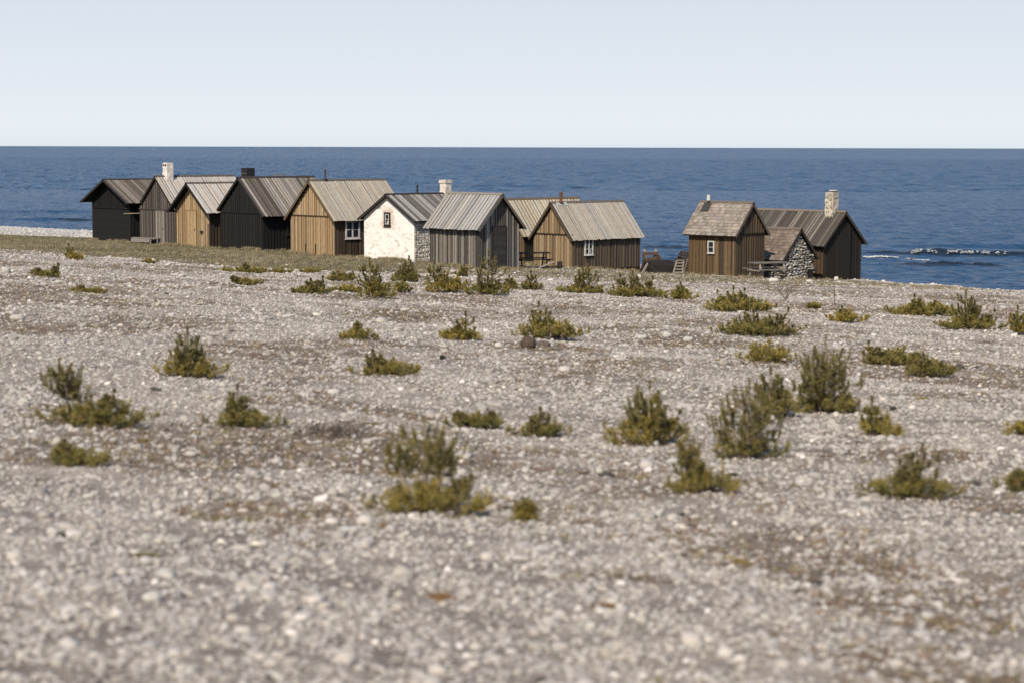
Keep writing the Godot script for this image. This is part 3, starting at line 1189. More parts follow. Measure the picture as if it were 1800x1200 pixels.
func rubble(parent: Node, t: Transform3D, w: float, inside: Callable, y1: float, size: Vector2, tones: Array, proud: float, squash: float) -> void:
	# uneven courses of stones on a wall plane (x across, y up, z out)
	var y := -0.05
	while y < y1:
		var hh := size.y * rng.randf_range(0.7, 1.35)
		var x := -w * 0.5
		while x < w * 0.5 - 0.03:
			var ww := size.x * rng.randf_range(0.55, 1.5)
			var c := Vector2(x + ww * 0.5, y + hh * 0.5)
			if c.x + ww * 0.4 < w * 0.5 + 0.06 and inside.call(c.x - ww * 0.4, c.y + hh * 0.3) and inside.call(c.x + ww * 0.4, c.y + hh * 0.3):
				var b := MB.new()
				b.col = vary(tones[rng.randi() % tones.size()], 0.25)
				var at := t * Transform3D(Basis(Vector3(0, 0, 1), rng.randfn(0, 0.16)), Vector3(c.x, c.y + rng.randfn(0, hh * 0.18), proud * rng.randf_range(-0.3, 0.25)))
				b.stone(at, Vector3(ww * 0.53, hh * squash, proud * rng.randf_range(0.9, 1.3)), rng.randf() * 90.0, fine, 0.3, 4, 7, true)
				put("stone", b.mesh(), stone_mat, parent)
			x += ww
		y += hh


func hut(key: String, label: String, category := "hut") -> Node3D:
	var h: Dictionary = H[key]
	rng.seed = hash(key)
	return thing("stone_house" if category == "house" else ("stone_hut" if key == "h11" else "fishing_hut"), Vector3(h.x, h.y, h.z), h.phi, label, category, "fishing huts in a row on the shore ridge")


func build_huts() -> void:
	var black := Color(0.026, 0.0258, 0.026)
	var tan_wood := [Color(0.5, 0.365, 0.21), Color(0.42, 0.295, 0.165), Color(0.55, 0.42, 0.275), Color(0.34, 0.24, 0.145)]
	var grey_wood := [Color(0.15, 0.136, 0.124), Color(0.22, 0.204, 0.188), Color(0.1, 0.09, 0.083), Color(0.3, 0.285, 0.268)]
	var murk := [Color(0.12, 0.107, 0.098), Color(0.085, 0.075, 0.068), Color(0.175, 0.158, 0.146)]
	var old_brown := [Color(0.13, 0.095, 0.062), Color(0.16, 0.115, 0.07), Color(0.09, 0.068, 0.05), Color(0.12, 0.09, 0.065)]
	var pale_roof := [Color(0.54, 0.51, 0.475), Color(0.45, 0.42, 0.39), Color(0.58, 0.545, 0.51)]
	var beige_roof := [Color(0.45, 0.412, 0.355), Color(0.39, 0.355, 0.305), Color(0.48, 0.44, 0.375)]
	var dark_roof := [Color(0.15, 0.132, 0.115), Color(0.27, 0.245, 0.215), Color(0.085, 0.075, 0.068), Color(0.36, 0.33, 0.295)]
	var darkish := Color(0.03, 0.027, 0.025)
	var o: Node3D
	var h: Dictionary
	var w: Array
	var b: MB
	var r: Node

	# 1: black shed with a deep overhang
	h = H.h1
	o = hut("h1", "black tarred shed with deep dark overhang, left end of the row")
	w = walls(h, o, black, wood)
	siding(h, w[0], Color(0.022, 0.022, 0.0225), -0.1, 2.28, h.l * 0.5)
	gable_boards(h, w[0], [Color(0.02, 0.02, 0.02)], 2.34, 9.0, h.l * 0.5 + 0.03)
	ledge(h, o, 2.31, black * 0.8)
	side_boards(h, w[1], [black], -0.1, roof_y(h, h.w * 0.5) - 0.15, h.s)
	for s in [-1.0, 1.0]:
		b = MB.new()
		b.col = Color(0.05, 0.043, 0.038) if s < 0 else black
		b.box(Transform3D(Basis(), Vector3(s * (h.w * 0.5 - 0.05), 1.08, h.l * 0.5 + 0.02)), Vector3(0.1, 2.36, 0.05))
		put("corner_board", b.mesh(), wood, o)
	roof(h, o, [Color(0.19, 0.163, 0.14), Color(0.13, 0.112, 0.096), Color(0.26, 0.228, 0.2)], darkish * 0.6, Color(0.05, 0.043, 0.038), black * 1.4)

	# 2: weathered hut with white chimney
	h = H.h2
	o = hut("h2", "weathered grey-brown hut with white chimney and pale roof")
	w = walls(h, o, murk[1], wood)
	gable_boards(h, w[0], murk + [Color(0.15, 0.13, 0.118)], -0.1, 2.32, h.l * 0.5)
	gable_boards(h, w[0], murk, 2.38, 9.0, h.l * 0.5 + 0.03)
	ledge(h, o, 2.35, murk[1])
	side_boards(h, w[1], murk, -0.1, roof_y(h, h.w * 0.5) - 0.15, h.s)
	board_door(o, face(h, "front", 0.35, 0.0), 1.0, 2.26, [Color(0.24, 0.22, 0.207), Color(0.33, 0.31, 0.295), Color(0.16, 0.145, 0.135)], false, Color(0.02, 0.02, 0.02))
	r = roof(h, o, pale_roof, darkish, Color(0.12, 0.105, 0.09), darkish * 1.3)
	var ch := put("chimney", lumpy_block(Vector3(0.1, h.hr + 0.24, h.l * 0.5 - 0.8), Vector3(0.52, 1.15, 0.52), Color(0.72, 0.665, 0.625), 0.04, 3.0), plaster_mat, o)
	b = MB.new()
	b.col = Color(0.62, 0.55, 0.5)
	b.box(Transform3D(Basis(), Vector3(0.1, h.hr + 0.83, h.l * 0.5 - 0.8)), Vector3(0.46, 0.08, 0.46))
	put("chimney_cap", b.mesh(), plaster_mat, ch)
	b = MB.new()
	b.col = Color(0.015, 0.015, 0.015)
	for q in [Vector3(-0.11, -0.06, 0.255), Vector3(0.11, -0.06, 0.255)]:
		b.box(Transform3D(Basis(), Vector3(0.1, h.hr + 0.76, h.l * 0.5 - 0.8) + q), Vector3(0.13, 0.1, 0.06))
	put("smoke_hole", b.mesh(), stone_mat, ch)

	# 3: golden brown hut
	h = H.h3
	o = hut("h3", "small golden-brown hut with narrow plank door between two darker huts")
	w = walls(h, o, tan_wood[3] * 0.6, wood)
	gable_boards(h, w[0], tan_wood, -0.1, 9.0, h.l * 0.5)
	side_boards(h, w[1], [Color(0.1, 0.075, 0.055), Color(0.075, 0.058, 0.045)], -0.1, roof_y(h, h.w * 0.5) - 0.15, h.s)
	board_door(o, face(h, "front", -0.1, 0.02), 1.05, 2.35, [Color(0.5, 0.365, 0.21), Color(0.44, 0.315, 0.18)], false, Color(0.015, 0.013, 0.012))
	b = MB.new()
	b.col = Color(0.02, 0.018, 0.016)
	b.box(Transform3D(Basis(Vector3(0, 0, 1), PI / 2), Vector3(1.05, 1.05, h.l * 0.5 + 0.07)), Vector3(0.12, 0.3, 0.06))
	b.box(Transform3D(Basis(), Vector3(1.05, 0.96, h.l * 0.5 + 0.08)), Vector3(0.08, 0.2, 0.05))
	put("latch", b.mesh(), metal, o)
	b = MB.new()
	b.col = Color(0.25, 0.185, 0.12)
	b.box(Transform3D(Basis(), Vector3(h.w * 0.5 - 0.06, 0.75, h.l * 0.5 + 0.045)), Vector3(0.14, 1.7, 0.04))
	put("corner_board", b.mesh(), wood, o)
	b = MB.new()
	b.col = Color(0.6, 0.58, 0.56)
	b.tube(Vector3(-h.w * 0.5 - 0.02, roof_y(h, h.w * 0.5) - 0.3, h.l * 0.5 + 0.02), Vector3(-h.w * 0.5 + 0.1, roof_y(h, h.w * 0.5) - 0.22, h.l * 0.5 + 0.25), 0.05, 0.05)
	put("beam_end", b.mesh(), wood, o)
	roof(h, o, [Color(0.56, 0.525, 0.49), Color(0.5, 0.465, 0.43), Color(0.6, 0.57, 0.535)], darkish * 0.6, Color(0.11, 0.095, 0.085), darkish)

	# 4: large black hut
	h = H.h4
	o = hut("h4", "large black hut with black chimney and streaked dark roof")
	w = walls(h, o, black, wood)
	gable_boards(h, w[0], [black], -0.1, 2.3, h.l * 0.5)
	gable_boards(h, w[0], [black], 2.36, 9.0, h.l * 0.5 + 0.03)
	ledge(h, o, 2.33, black)
	side_boards(h, w[1], [black * 0.9], -0.1, roof_y(h, h.w * 0.5) - 0.15, h.s)
	window(o, face(h, "side", 0.55, 1.4), 0.75, 1.0, 2, 1, black * 1.5, 0.07, black)
	roof(h, o, dark_roof, black, Color(0.055, 0.048, 0.043), black * 1.2)
	b = MB.new()
	b.col = Color(0.012, 0.012, 0.013)
	var hz: float = h.l * 0.5 - 0.95
	b.box(Transform3D(Basis(), Vector3(-0.5, h.hr + 0.1, hz)), Vector3(0.62, 0.9, 0.62))
	ch = put("chimney", b.mesh(), metal, o)
	b = MB.new()
	b.col = Color(0.1, 0.1, 0.105)
	b.box(Transform3D(Basis(), Vector3(-0.5, h.hr + 0.2, hz + 0.33)), Vector3(0.64, 0.06, 0.03))
	put("chimney_band", b.mesh(), metal, ch)
	b = MB.new()
	b.col = Color(0.36, 0.27, 0.14)
	b.box(Transform3D(Basis(Vector3(1, 0, 0), PI / 2), Vector3(-0.05, h.hr + 0.1, h.l * 0.5 - 3.15)), Vector3(0.16, 0.95, 0.05))
	put("roof_plank", b.mesh(), wood, o)

	# 5: tall tan hut
	h = H.h5
	o = hut("h5", "tall tan board hut with thin stovepipe and white casement window")
	w = walls(h, o, Color(0.08, 0.055, 0.035), wood)
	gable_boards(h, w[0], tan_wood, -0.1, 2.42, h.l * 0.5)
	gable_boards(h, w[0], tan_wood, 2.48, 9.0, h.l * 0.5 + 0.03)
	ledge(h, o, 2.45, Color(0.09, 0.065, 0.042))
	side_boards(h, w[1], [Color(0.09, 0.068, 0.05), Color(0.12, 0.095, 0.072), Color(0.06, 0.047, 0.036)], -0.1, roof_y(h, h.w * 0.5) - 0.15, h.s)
	window(o, face(h, "side", 1.45, 1.62), 1.02, 1.02, 2, 2, Color(0.72, 0.72, 0.71), 0.11, Color(0.72, 0.72, 0.71))
	for q in [[-0.62, 0.0, 1.15], [0.34, 0.0, 1.15]]:
		b = MB.new()
		b.col = Color(0.035, 0.028, 0.022)
		b.box(Transform3D(Basis(), Vector3(q[0], 0.35, h.l * 0.5 + 0.045)), Vector3(0.06, 0.75, 0.03))
		put("strap", b.mesh(), wood, o)
	roof(h, o, beige_roof, darkish, Color(0.14, 0.125, 0.11), Color(0.16, 0.12, 0.075), "boards", 0.21)
	stovepipe(o, 0.12, h.l * 0.5 - 0.95, h.hr - 0.1, h.hr + 0.62, 0.055, Color(0.06, 0.05, 0.045))

	# 6: whitewashed stone house
	h = H.h6
	o = hut("h6", "whitewashed stone house with tiny dark-framed window", "house")
	w = walls(h, o, Color(0.66, 0.62, 0.57), plaster_mat)
	rng.seed = 66
	b = MB.new()
	var hw: float = h.w * 0.5
	var nx := 64
	var ny := 52
	var pts: Array[Vector3] = []
	var tint: Array[Color] = []
	for j in ny + 1:
		for i in nx + 1:
			var px := lerpf(-hw, hw, float(i) / nx)
			var top := roof_y(h, px) - 0.12
			var py := lerpf(-0.3, top, float(j) / ny)
			var bulge := 0.035 + 0.016 * fine.get_noise_2d(px * 40.0, py * 52.0) + 0.05 * broad.get_noise_2d(px * 60.0, py * 60.0)
			if i == 0 or i == nx:
				bulge = 0.0
			pts.append(Vector3(px, py, h.l * 0.5 + bulge))
			var k := 1.0 + 0.07 * fine.get_noise_2d(px * 60.0 + 9.0, py * 80.0)
			var c := Color(0.84, 0.815, 0.785) * k
			var frame := maxf(absf(px + 0.08) - 0.36, absf(py - 2.42) - 0.46)
			c = mix3(c, Color(0.6, 0.49, 0.42) * k, 0.8 * (1.0 - smoothstep(0.0, 0.3, frame + 0.15 * fine.get_noise_2d(px * 20.0, py * 20.0))))
			c = mix3(c, Color(0.45, 0.41, 0.36), 0.75 * smoothstep(0.32, 0.42, fine.get_noise_2d(px * 28.0 + 31.0, py * 44.0)) * smoothstep(0.0, 0.3, broad.get_noise_2d(px * 40.0, py * 40.0 + 7.0) + 0.1))
			tint.append(Color(c.r, c.g, c.b))
	for j in ny:
		for i in nx:
			var q := j * (nx + 1) + i
			for f in [[q, q + 1, q + nx + 2], [q, q + nx + 2, q + nx + 1]]:
				var na := (pts[f[1]] - pts[f[0]]).cross(pts[f[2]] - pts[f[0]]).normalized()
				b.tri_n(pts[f[0]], pts[f[1]], pts[f[2]], na, na, na, tint[f[0]], tint[f[1]], tint[f[2]])
	put("plaster", b.mesh(), plaster_mat, w[0])
	rng.seed = 661
	rubble(w[1], face(h, "side", 0.0, 0.0), h.l, func(_x, yy): return yy < roof_y(h, hw) - 0.2, roof_y(h, hw) - 0.15, Vector2(0.2, 0.13), [Color(0.6, 0.57, 0.53), Color(0.48, 0.45, 0.41), Color(0.7, 0.67, 0.63)], 0.045, 0.62)
	window(o, face(h, "front", -0.08, 2.42), 0.46, 0.72, 1, 2, Color(0.035, 0.03, 0.03), 0.1, Color(0.6, 0.6, 0.58), true)
	b = MB.new()
	b.col = Color(0.66, 0.66, 0.64)
	var wt := face(h, "front", -0.08, 2.42)
	for q in [-1.0, 1.0]:
		b.box(wt * Transform3D(Basis(), Vector3(q * 0.155, 0, 0.065)), Vector3(0.05, 0.62, 0.03))
		b.box(wt * Transform3D(Basis(Vector3(0, 0, 1), PI / 2), Vector3(0, q * 0.285, 0.064)), Vector3(0.05, 0.26, 0.028))
	put("casement", b.mesh(), wood, o.get_node("window"))
	r = roof(h, o, [Color(0.26, 0.25, 0.235), Color(0.15, 0.142, 0.135), Color(0.38, 0.365, 0.345)], black, Color(0.03, 0.028, 0.027), Color(0.045, 0.04, 0.037))
	ch = put("chimney", lumpy_block(Vector3(0.0, h.hr + 0.12, -h.l * 0.5 + 0.55), Vector3(0.5, 1.02, 0.5), Color(0.66, 0.6, 0.53), 0.05, 8.0), plaster_mat, o)
	put("chimney_cap", lumpy_block(Vector3(0.0, h.hr + 0.68, -h.l * 0.5 + 0.55), Vector3(0.58, 0.2, 0.58), Color(0.6, 0.55, 0.48), 0.03, 9.0), plaster_mat, ch)
	stovepipe(o, -0.1, 0.2, h.hr - 0.1, h.hr + 0.5, 0.055, Color(0.02, 0.02, 0.02))

	# 7: silver grey hut turned the other way
	h = H.h7
	o = hut("h7", "silver-grey plank hut with dark door and ribbed grey roof")
	w = walls(h, o, Color(0.05, 0.046, 0.042), wood)
	gable_boards(h, w[0], [Color(0.16, 0.15, 0.142), Color(0.28, 0.268, 0.256), Color(0.1, 0.094, 0.089), Color(0.36, 0.348, 0.335)], -0.05, 9.0, h.l * 0.5)
	side_boards(h, w[1], grey_wood, -0.1, roof_y(h, h.w * 0.5) - 0.15, h.s)
	board_door(o, face(h, "front", -0.02, 0.05), 1.0, 2.2, [Color(0.06, 0.056, 0.053), Color(0.075, 0.07, 0.066)], true, Color(0.05, 0.05, 0.05))
	roof(h, o, [Color(0.36, 0.35, 0.335), Color(0.3, 0.29, 0.277), Color(0.41, 0.4, 0.383)], darkish, Color(0.3, 0.285, 0.265), Color(0.16, 0.15, 0.14), "boards", 0.27)

	# 8: hut behind
	h = H.h8
	o = hut("h8", "brown hut mostly hidden behind the silver-grey hut, beige ribbed roof")
	w = walls(h, o, Color(0.06, 0.042, 0.03), wood)
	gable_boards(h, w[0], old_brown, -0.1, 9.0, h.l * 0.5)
	side_boards(h, w[1], [Color(0.05, 0.038, 0.028), Color(0.032, 0.026, 0.021)], -0.1, roof_y(h, h.w * 0.5) - 0.15, h.s)  # boards darkened: the shadow lying on this side wall is painted into them
	roof(h, o, [Color(0.54, 0.48, 0.38), Color(0.44, 0.39, 0.305), Color(0.6, 0.54, 0.43)], darkish, Color(0.17, 0.13, 0.09), Color(0.3, 0.26, 0.19), "boards", 0.27)

	# 9: brown hut with rusty pipe
	h = H.h9
	o = hut("h9", "brown board hut with rusty stovepipe and white six-pane window")
	w = walls(h, o, Color(0.055, 0.04, 0.028), wood)
	var tan2 := [Color(0.36, 0.27, 0.17), Color(0.29, 0.21, 0.13), Color(0.42, 0.325, 0.215), Color(0.22, 0.16, 0.105)]
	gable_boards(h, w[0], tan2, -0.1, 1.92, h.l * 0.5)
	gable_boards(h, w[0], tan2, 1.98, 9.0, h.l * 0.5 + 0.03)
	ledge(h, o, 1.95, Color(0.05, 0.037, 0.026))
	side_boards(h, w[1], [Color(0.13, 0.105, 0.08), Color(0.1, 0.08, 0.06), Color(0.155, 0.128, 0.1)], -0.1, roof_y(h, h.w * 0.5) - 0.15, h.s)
	window(o, face(h, "side", 1.62, 1.22), 0.62, 0.92, 2, 3, Color(0.76, 0.76, 0.74), 0.085, Color(0.76, 0.76, 0.74), true)
	roof(h, o, [Color(0.47, 0.435, 0.385), Color(0.43, 0.398, 0.35), Color(0.5, 0.465, 0.415)], darkish, Color(0.15, 0.13, 0.115), Color(0.1, 0.078, 0.055), "boards", 0.2)
	stovepipe(o, 0.1, h.l * 0.5 - 0.55, h.hr - 0.15, h.hr + 0.58, 0.09, Color(0.16, 0.065, 0.035))
	b = MB.new()
	b.col = Color(0.5, 0.5, 0.5)
	var dn := Vector3(h.hw, h.he - h.hr, 0).normalized()
	b.box(Transform3D(Basis(Vector3(0, 0, 1), dn, Vector3(dn.y, -dn.x, 0) * -1.0), Vector3(0, h.hr + 0.03, h.l * 0.5 - 0.6) + dn * 0.22), Vector3(0.85, 0.26, 0.02))
	put("flashing", b.mesh(), metal, o)

	# 10: narrow brown hut with a shingled roof
	h = H.h10
	o = hut("h10", "narrow brown hut with shingled roof and tiny white window")
	w = walls(h, o, Color(0.045, 0.033, 0.025), wood)
	gable_boards(h, w[0], old_brown, -0.1, 2.28, h.l * 0.5)
	gable_boards(h, w[0], old_brown, 2.34, 9.0, h.l * 0.5 + 0.03)
	ledge(h, o, 2.31, Color(0.04, 0.03, 0.022))
	side_boards(h, w[1], [Color(0.17, 0.11, 0.062), Color(0.13, 0.09, 0.058), Color(0.075, 0.06, 0.05), Color(0.15, 0.1, 0.06), Color(0.2, 0.14, 0.08)], -0.1, roof_y(h, h.w * 0.5) - 0.15, h.s)
	window(o, face(h, "side", -0.03, 1.56), 0.38, 0.62, 1, 2, Color(0.66, 0.66, 0.65), 0.07, Color(0.6, 0.6, 0.6))
	roof(h, o, [Color(0.33, 0.285, 0.25), Color(0.27, 0.235, 0.205), Color(0.38, 0.335, 0.295)], darkish, Color(0.2, 0.165, 0.135), Color(0.17, 0.14, 0.115), "shingles")
	stovepipe(o, -0.12, -h.l * 0.5 + 0.42, h.hr - 0.35, h.hr + 0.32, 0.075, Color(0.03, 0.028, 0.027), Color(0.75, 0.75, 0.74))
	b = MB.new()
	b.col = Color(0.04, 0.036, 0.034)
	dn = Vector3(-h.hw, h.he - h.hr, 0).normalized()
	b.box(Transform3D(Basis(Vector3(0, 0, 1), dn, Vector3(-absf(dn.y), absf(dn.x), 0)), Vector3(0, h.hr, -h.l * 0.5 + 0.42) + dn * 0.5 + Vector3(-absf(dn.y), absf(dn.x), 0) * 0.035), Vector3(0.5, 0.6, 0.02))
	put("flashing", b.mesh(), metal, o)

	# 11: low stone hut
	h = H.h11
	o = hut("h11", "low stone hut with dry-stone gable between two wooden huts")
	w = walls(h, o, Color(0.05, 0.047, 0.044), stone_mat)
	rng.seed = 111
	rubble(w[0], face(h, "front", 0.0, 0.0), h.w, func(xx, yy): return yy < roof_y(h, xx) - 0.2, h.hr - 0.2, Vector2(0.27, 0.12), [Color(0.58, 0.555, 0.52), Color(0.45, 0.42, 0.385), Color(0.7, 0.68, 0.65), Color(0.33, 0.3, 0.27), Color(0.5, 0.455, 0.4)], 0.1, 0.52)
	rubble(w[1], face(h, "side", 0.0, 0.0), h.l, func(_x, yy): return yy < roof_y(h, h.w * 0.5) - 0.2, roof_y(h, h.w * 0.5) - 0.2, Vector2(0.3, 0.13), [Color(0.42, 0.39, 0.35), Color(0.3, 0.27, 0.24)], 0.1, 0.52)
	ledge(h, o, 1.16, Color(0.07, 0.055, 0.045))
	roof(h, o, [Color(0.22, 0.175, 0.145), Color(0.18, 0.145, 0.12), Color(0.26, 0.21, 0.175)], darkish, Color(0.2, 0.16, 0.13), Color(0.06, 0.05, 0.042), "shingles")

	# 12: dark hut with the stone chimney
	h = H.h12
	o = hut("h12", "dark brown hut with tall stone chimney, right end of the row")
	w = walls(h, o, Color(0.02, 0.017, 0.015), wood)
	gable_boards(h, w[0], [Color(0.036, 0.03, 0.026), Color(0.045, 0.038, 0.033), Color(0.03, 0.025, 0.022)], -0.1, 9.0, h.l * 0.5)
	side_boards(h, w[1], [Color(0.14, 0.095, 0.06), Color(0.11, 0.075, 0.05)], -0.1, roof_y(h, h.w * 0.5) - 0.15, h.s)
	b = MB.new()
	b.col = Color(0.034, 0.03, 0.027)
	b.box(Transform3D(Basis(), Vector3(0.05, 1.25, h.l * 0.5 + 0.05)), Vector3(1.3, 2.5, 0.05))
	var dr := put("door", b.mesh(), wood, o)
	b = MB.new()
	b.col = Color(0.01, 0.009, 0.008)
	b.box(Transform3D(Basis(), Vector3(0.73, 1.45, h.l * 0.5 + 0.055)), Vector3(0.06, 2.9, 0.07))
	put("door_post", b.mesh(), wood, dr)
	roof(h, o, [Color(0.15, 0.134, 0.118), Color(0.095, 0.084, 0.075), Color(0.22, 0.198, 0.175)], black, Color(0.22, 0.185, 0.155), Color(0.08, 0.066, 0.055), "boards", 0.2)
	rng.seed = 1212
	ch = put("chimney", lumpy_block(Vector3(-0.12, h.hr + 0.18, h.l * 0.5 - 0.72), Vector3(0.56, 1.75, 0.56), Color(0.5, 0.45, 0.38), 0.08, 14.0), plaster_mat, o)
	for k in 60:
		b = MB.new()
		b.col = vary([Color(0.6, 0.55, 0.475), Color(0.55, 0.5, 0.43), Color(0.5, 0.45, 0.38)][rng.randi() % 3], 0.1)
		var a := k % 2
		var q := Vector3(-0.12, h.hr - 0.6 + rng.randf() * 1.62, h.l * 0.5 - 0.72)
		q += Vector3(rng.randf_range(-0.24, 0.24), 0, 0.27) if a == 0 else Vector3(-0.27, 0, rng.randf_range(-0.24, 0.24))
		b.stone(Transform3D(Basis(Vector3.UP, rng.randf()), q), Vector3(0.1, 0.06, 0.035) * rng.randf_range(0.8, 1.3), rng.randf() * 80.0, fine, 0.3, 4, 6, true)
		put("stone", b.mesh(), stone_mat, ch)
	b = MB.new()
	b.col = Color(0.72, 0.7, 0.67)
	b.box(Transform3D(Basis(Vector3(0, 0, 1), -0.22).rotated(Vector3.UP, 0.5), Vector3(-0.02, h.hr + 1.12, h.l * 0.5 - 0.7)), Vector3(0.46, 0.05, 0.42))
	put("chimney_slab", b.mesh(), stone_mat, ch)


# ---------------------------------------------------------------- furniture and gear
func beam(b: MB, p: Vector3, q: Vector3, w: float, t: float) -> void:
	var y := (q - p).normalized()
	var x := y.cross(Vector3.UP if absf(y.y) < 0.9 else Vector3.BACK).normalized()
	b.box(Transform3D(Basis(x, y, x.cross(y)), (p + q) * 0.5), Vector3(w, (q - p).length(), t))


func piece(o: Node3D, called: String, tone: Color, list: Array, m: Material = null) -> Node:
	var b := MB.new()
	b.col = vary(tone, 0.12)
	b.off = Vector2(rng.randf() * 5.0, rng.randf() * 5.0)
	for k in list:
		beam(b, k[0], k[1], k[2], k[3])
	return put(called, b.mesh(), m if m else wood, o)


func picnic_table(at: Vector3, turn: float, tone: Color, leg_tone: Color, label: String) -> void:
	rng.seed = hash(label)
	var o := thing("picnic_table", at, turn, label, "table", "wooden picnic tables beside the huts")
	o.scale = Vector3.ONE * 1.12
	var l := 0.9
	for k in 4:
		piece(o, "tabletop_plank", tone, [[Vector3(-l, 0.76, -0.3 + 0.2 * k), Vector3(l, 0.76, -0.3 + 0.2 * k), 0.185, 0.05]])
	for s in [-1.0, 1.0]:
		for k in 2:
			piece(o, "bench_plank", tone, [[Vector3(-l, 0.46, s * (0.68 + 0.15 * k)), Vector3(l, 0.46, s * (0.68 + 0.15 * k)), 0.14, 0.045]])
		for e in [-1.0, 1.0]:
			piece(o, "leg", leg_tone, [[Vector3(e * 0.66, -0.08, s * 0.66), Vector3(e * 0.66, 0.73, s * 0.3), 0.05, 0.11]])
	for e in [-1.0, 1.0]:
		piece(o, "cross_rail", leg_tone, [[Vector3(e * 0.72, 0.4, -0.82), Vector3(e * 0.72, 0.4, 0.82), 0.09, 0.05]])


func build_gear() -> void:
	# bench in front of the grey hut
	rng.seed = 41
	var h: Dictionary = H.h2
	var t := Transform3D(Basis(Vector3.UP, h.phi), Vector3(h.x, h.y, h.z))
	var p := t * Vector3(-0.75, 0, h.l * 0.5 + 0.45)
	p.y = ground_at(p.x, p.z)
	var o := thing("bench", p, h.phi + 0.25, "low grey wooden bench in front of the grey hut with the white chimney", "bench")
	piece(o, "seat", Color(0.26, 0.245, 0.23), [[Vector3(-1.2, 0.42, 0.0), Vector3(1.2, 0.42, 0.0), 0.34, 0.06]])
	piece(o, "front_board", Color(0.32, 0.3, 0.285), [[Vector3(-1.2, 0.26, 0.19), Vector3(0.45, 0.26, 0.19), 0.04, 0.24]])
	for x in [-1.12, -0.3, 0.5, 1.12]:
		piece(o, "leg", Color(0.22, 0.205, 0.19), [[Vector3(x, -0.05, 0.12), Vector3(x, 0.39, 0.12), 0.08, 0.08]])

	# pole under the eave of hut 2
	rng.seed = 42
	var q0 := t * Vector3(-h.w * 0.5 - 0.14, 2.02, h.l * 0.5 - 2.2)
	var q1 := t * Vector3(-h.w * 0.5 - 0.5, 2.02, h.l * 0.5 + 0.95)
	o = thing("wooden_pole", q0, 0.0, "pale wooden pole poking out between the black shed and the grey hut", "pole")
	var b := MB.new()
	b.col = Color(0.42, 0.36, 0.27)
	b.tube(Vector3.ZERO, q1 - q0, 0.05, 0.035)
	put("pole", b.mesh(), wood, o)
	piece(o, "hook", Color(0.05, 0.05, 0.05), [[Vector3(0.05, -0.12, 0.3).rotated(Vector3.UP, h.phi), Vector3(0.3, -0.02, 0.3).rotated(Vector3.UP, h.phi), 0.04, 0.04]])

	# picnic tables
	picnic_table(Vector3(13.72, ground_at(13.72, -106.6) + 0.06, -106.6), 0.42, Color(0.2, 0.194, 0.186), Color(0.38, 0.35, 0.31), "grey picnic table with attached benches in front of the stone hut")
	picnic_table(Vector3(1.15, ground_at(1.15, -114.2), -114.2), 0.2, Color(0.022, 0.021, 0.021), Color(0.03, 0.028, 0.027), "dark picnic table in the shade between the silver-grey hut and the brown hut")  # near-black tones carry the shade this table stands in
	rng.seed = 43
	p = Vector3(1.95, ground_at(1.95, -112.6), -112.6)
	o = thing("leaning_plank", p, 0.0, "pale plank lying aslant on dark boards beside the dark picnic table", "plank")
	piece(o, "board", Color(0.4, 0.38, 0.35), [[Vector3(-0.42, 0.1, 0.2), Vector3(0.42, 0.42, -0.1), 0.12, 0.04]])
	piece(o, "dark_board", Color(0.04, 0.036, 0.033), [[Vector3(-0.45, 0.04, -0.05), Vector3(0.95, 0.16, -0.2), 0.5, 0.06], [Vector3(0.75, -0.05, -0.18), Vector3(0.75, 0.42, -0.25), 0.3, 0.08]])

	# gear on the shore side of the gap
	rng.seed = 44
	p = Vector3(8.3, ground_at(8.3, -118.0), -118.0)
	o = thing("boat_winch", p, 0.5, "rusty boat winch on timber posts at the corner of the brown hut", "winch")
	for x in [-0.55, 0.25]:
		piece(o, "post", Color(0.14, 0.1, 0.075), [[Vector3(x, -0.2, 0), Vector3(x, 1.15, 0), 0.16, 0.16]])
		piece(o, "post_top", Color(0.5, 0.42, 0.34), [[Vector3(x, 1.15, 0.03), Vector3(x, 1.32, 0.03), 0.1, 0.1]])
	piece(o, "cross_beam", Color(0.15, 0.095, 0.065), [[Vector3(-0.65, 1.05, 0.02), Vector3(0.35, 1.05, 0.02), 0.18, 0.16]])
	b = MB.new()
	b.col = Color(0.09, 0.055, 0.04)
	b.tube(Vector3(-0.48, 0.6, 0.05), Vector3(0.18, 0.6, 0.05), 0.24, 0.24, 14)
	b.tube(Vector3(0.3, 0.6, 0.05), Vector3(0.38, 0.6, 0.05), 0.42, 0.42, 16)
	put("drum", b.mesh(), metal, o)
	piece(o, "brace", Color(0.17, 0.125, 0.095), [[Vector3(-0.55, 0.0, 0.7), Vector3(-0.55, 0.95, 0.08), 0.1, 0.1]])

	p = Vector3(7.7, ground_at(7.7, -112.6), -112.6)
	o = thing("trestle", p, 0.35, "small dark trestle standing on the gravel before the winch", "trestle")
	piece(o, "leg", Color(0.36, 0.34, 0.32), [[Vector3(-0.42, -0.03, 0.1), Vector3(0.02, 0.62, 0), 0.09, 0.09]])
	piece(o, "leg", Color(0.05, 0.046, 0.043), [[Vector3(0.5, -0.03, 0.1), Vector3(0.0, 0.6, 0), 0.1, 0.1]])
	piece(o, "leg", Color(0.05, 0.046, 0.043), [[Vector3(-0.25, -0.03, -0.6), Vector3(0.02, 0.6, -0.5), 0.09, 0.09]])
	piece(o, "leg", Color(0.05, 0.046, 0.043), [[Vector3(0.35, -0.03, -0.6), Vector3(0.0, 0.6, -0.5), 0.09, 0.09]])
	piece(o, "top_rail", Color(0.06, 0.052, 0.046), [[Vector3(0.0, 0.64, 0.15), Vector3(0.0, 0.64, -0.7), 0.12, 0.1]])

	# an old rowing boat lying keel up
	p = Vector3(8.75, ground_at(8.75, -115.2), -115.2)
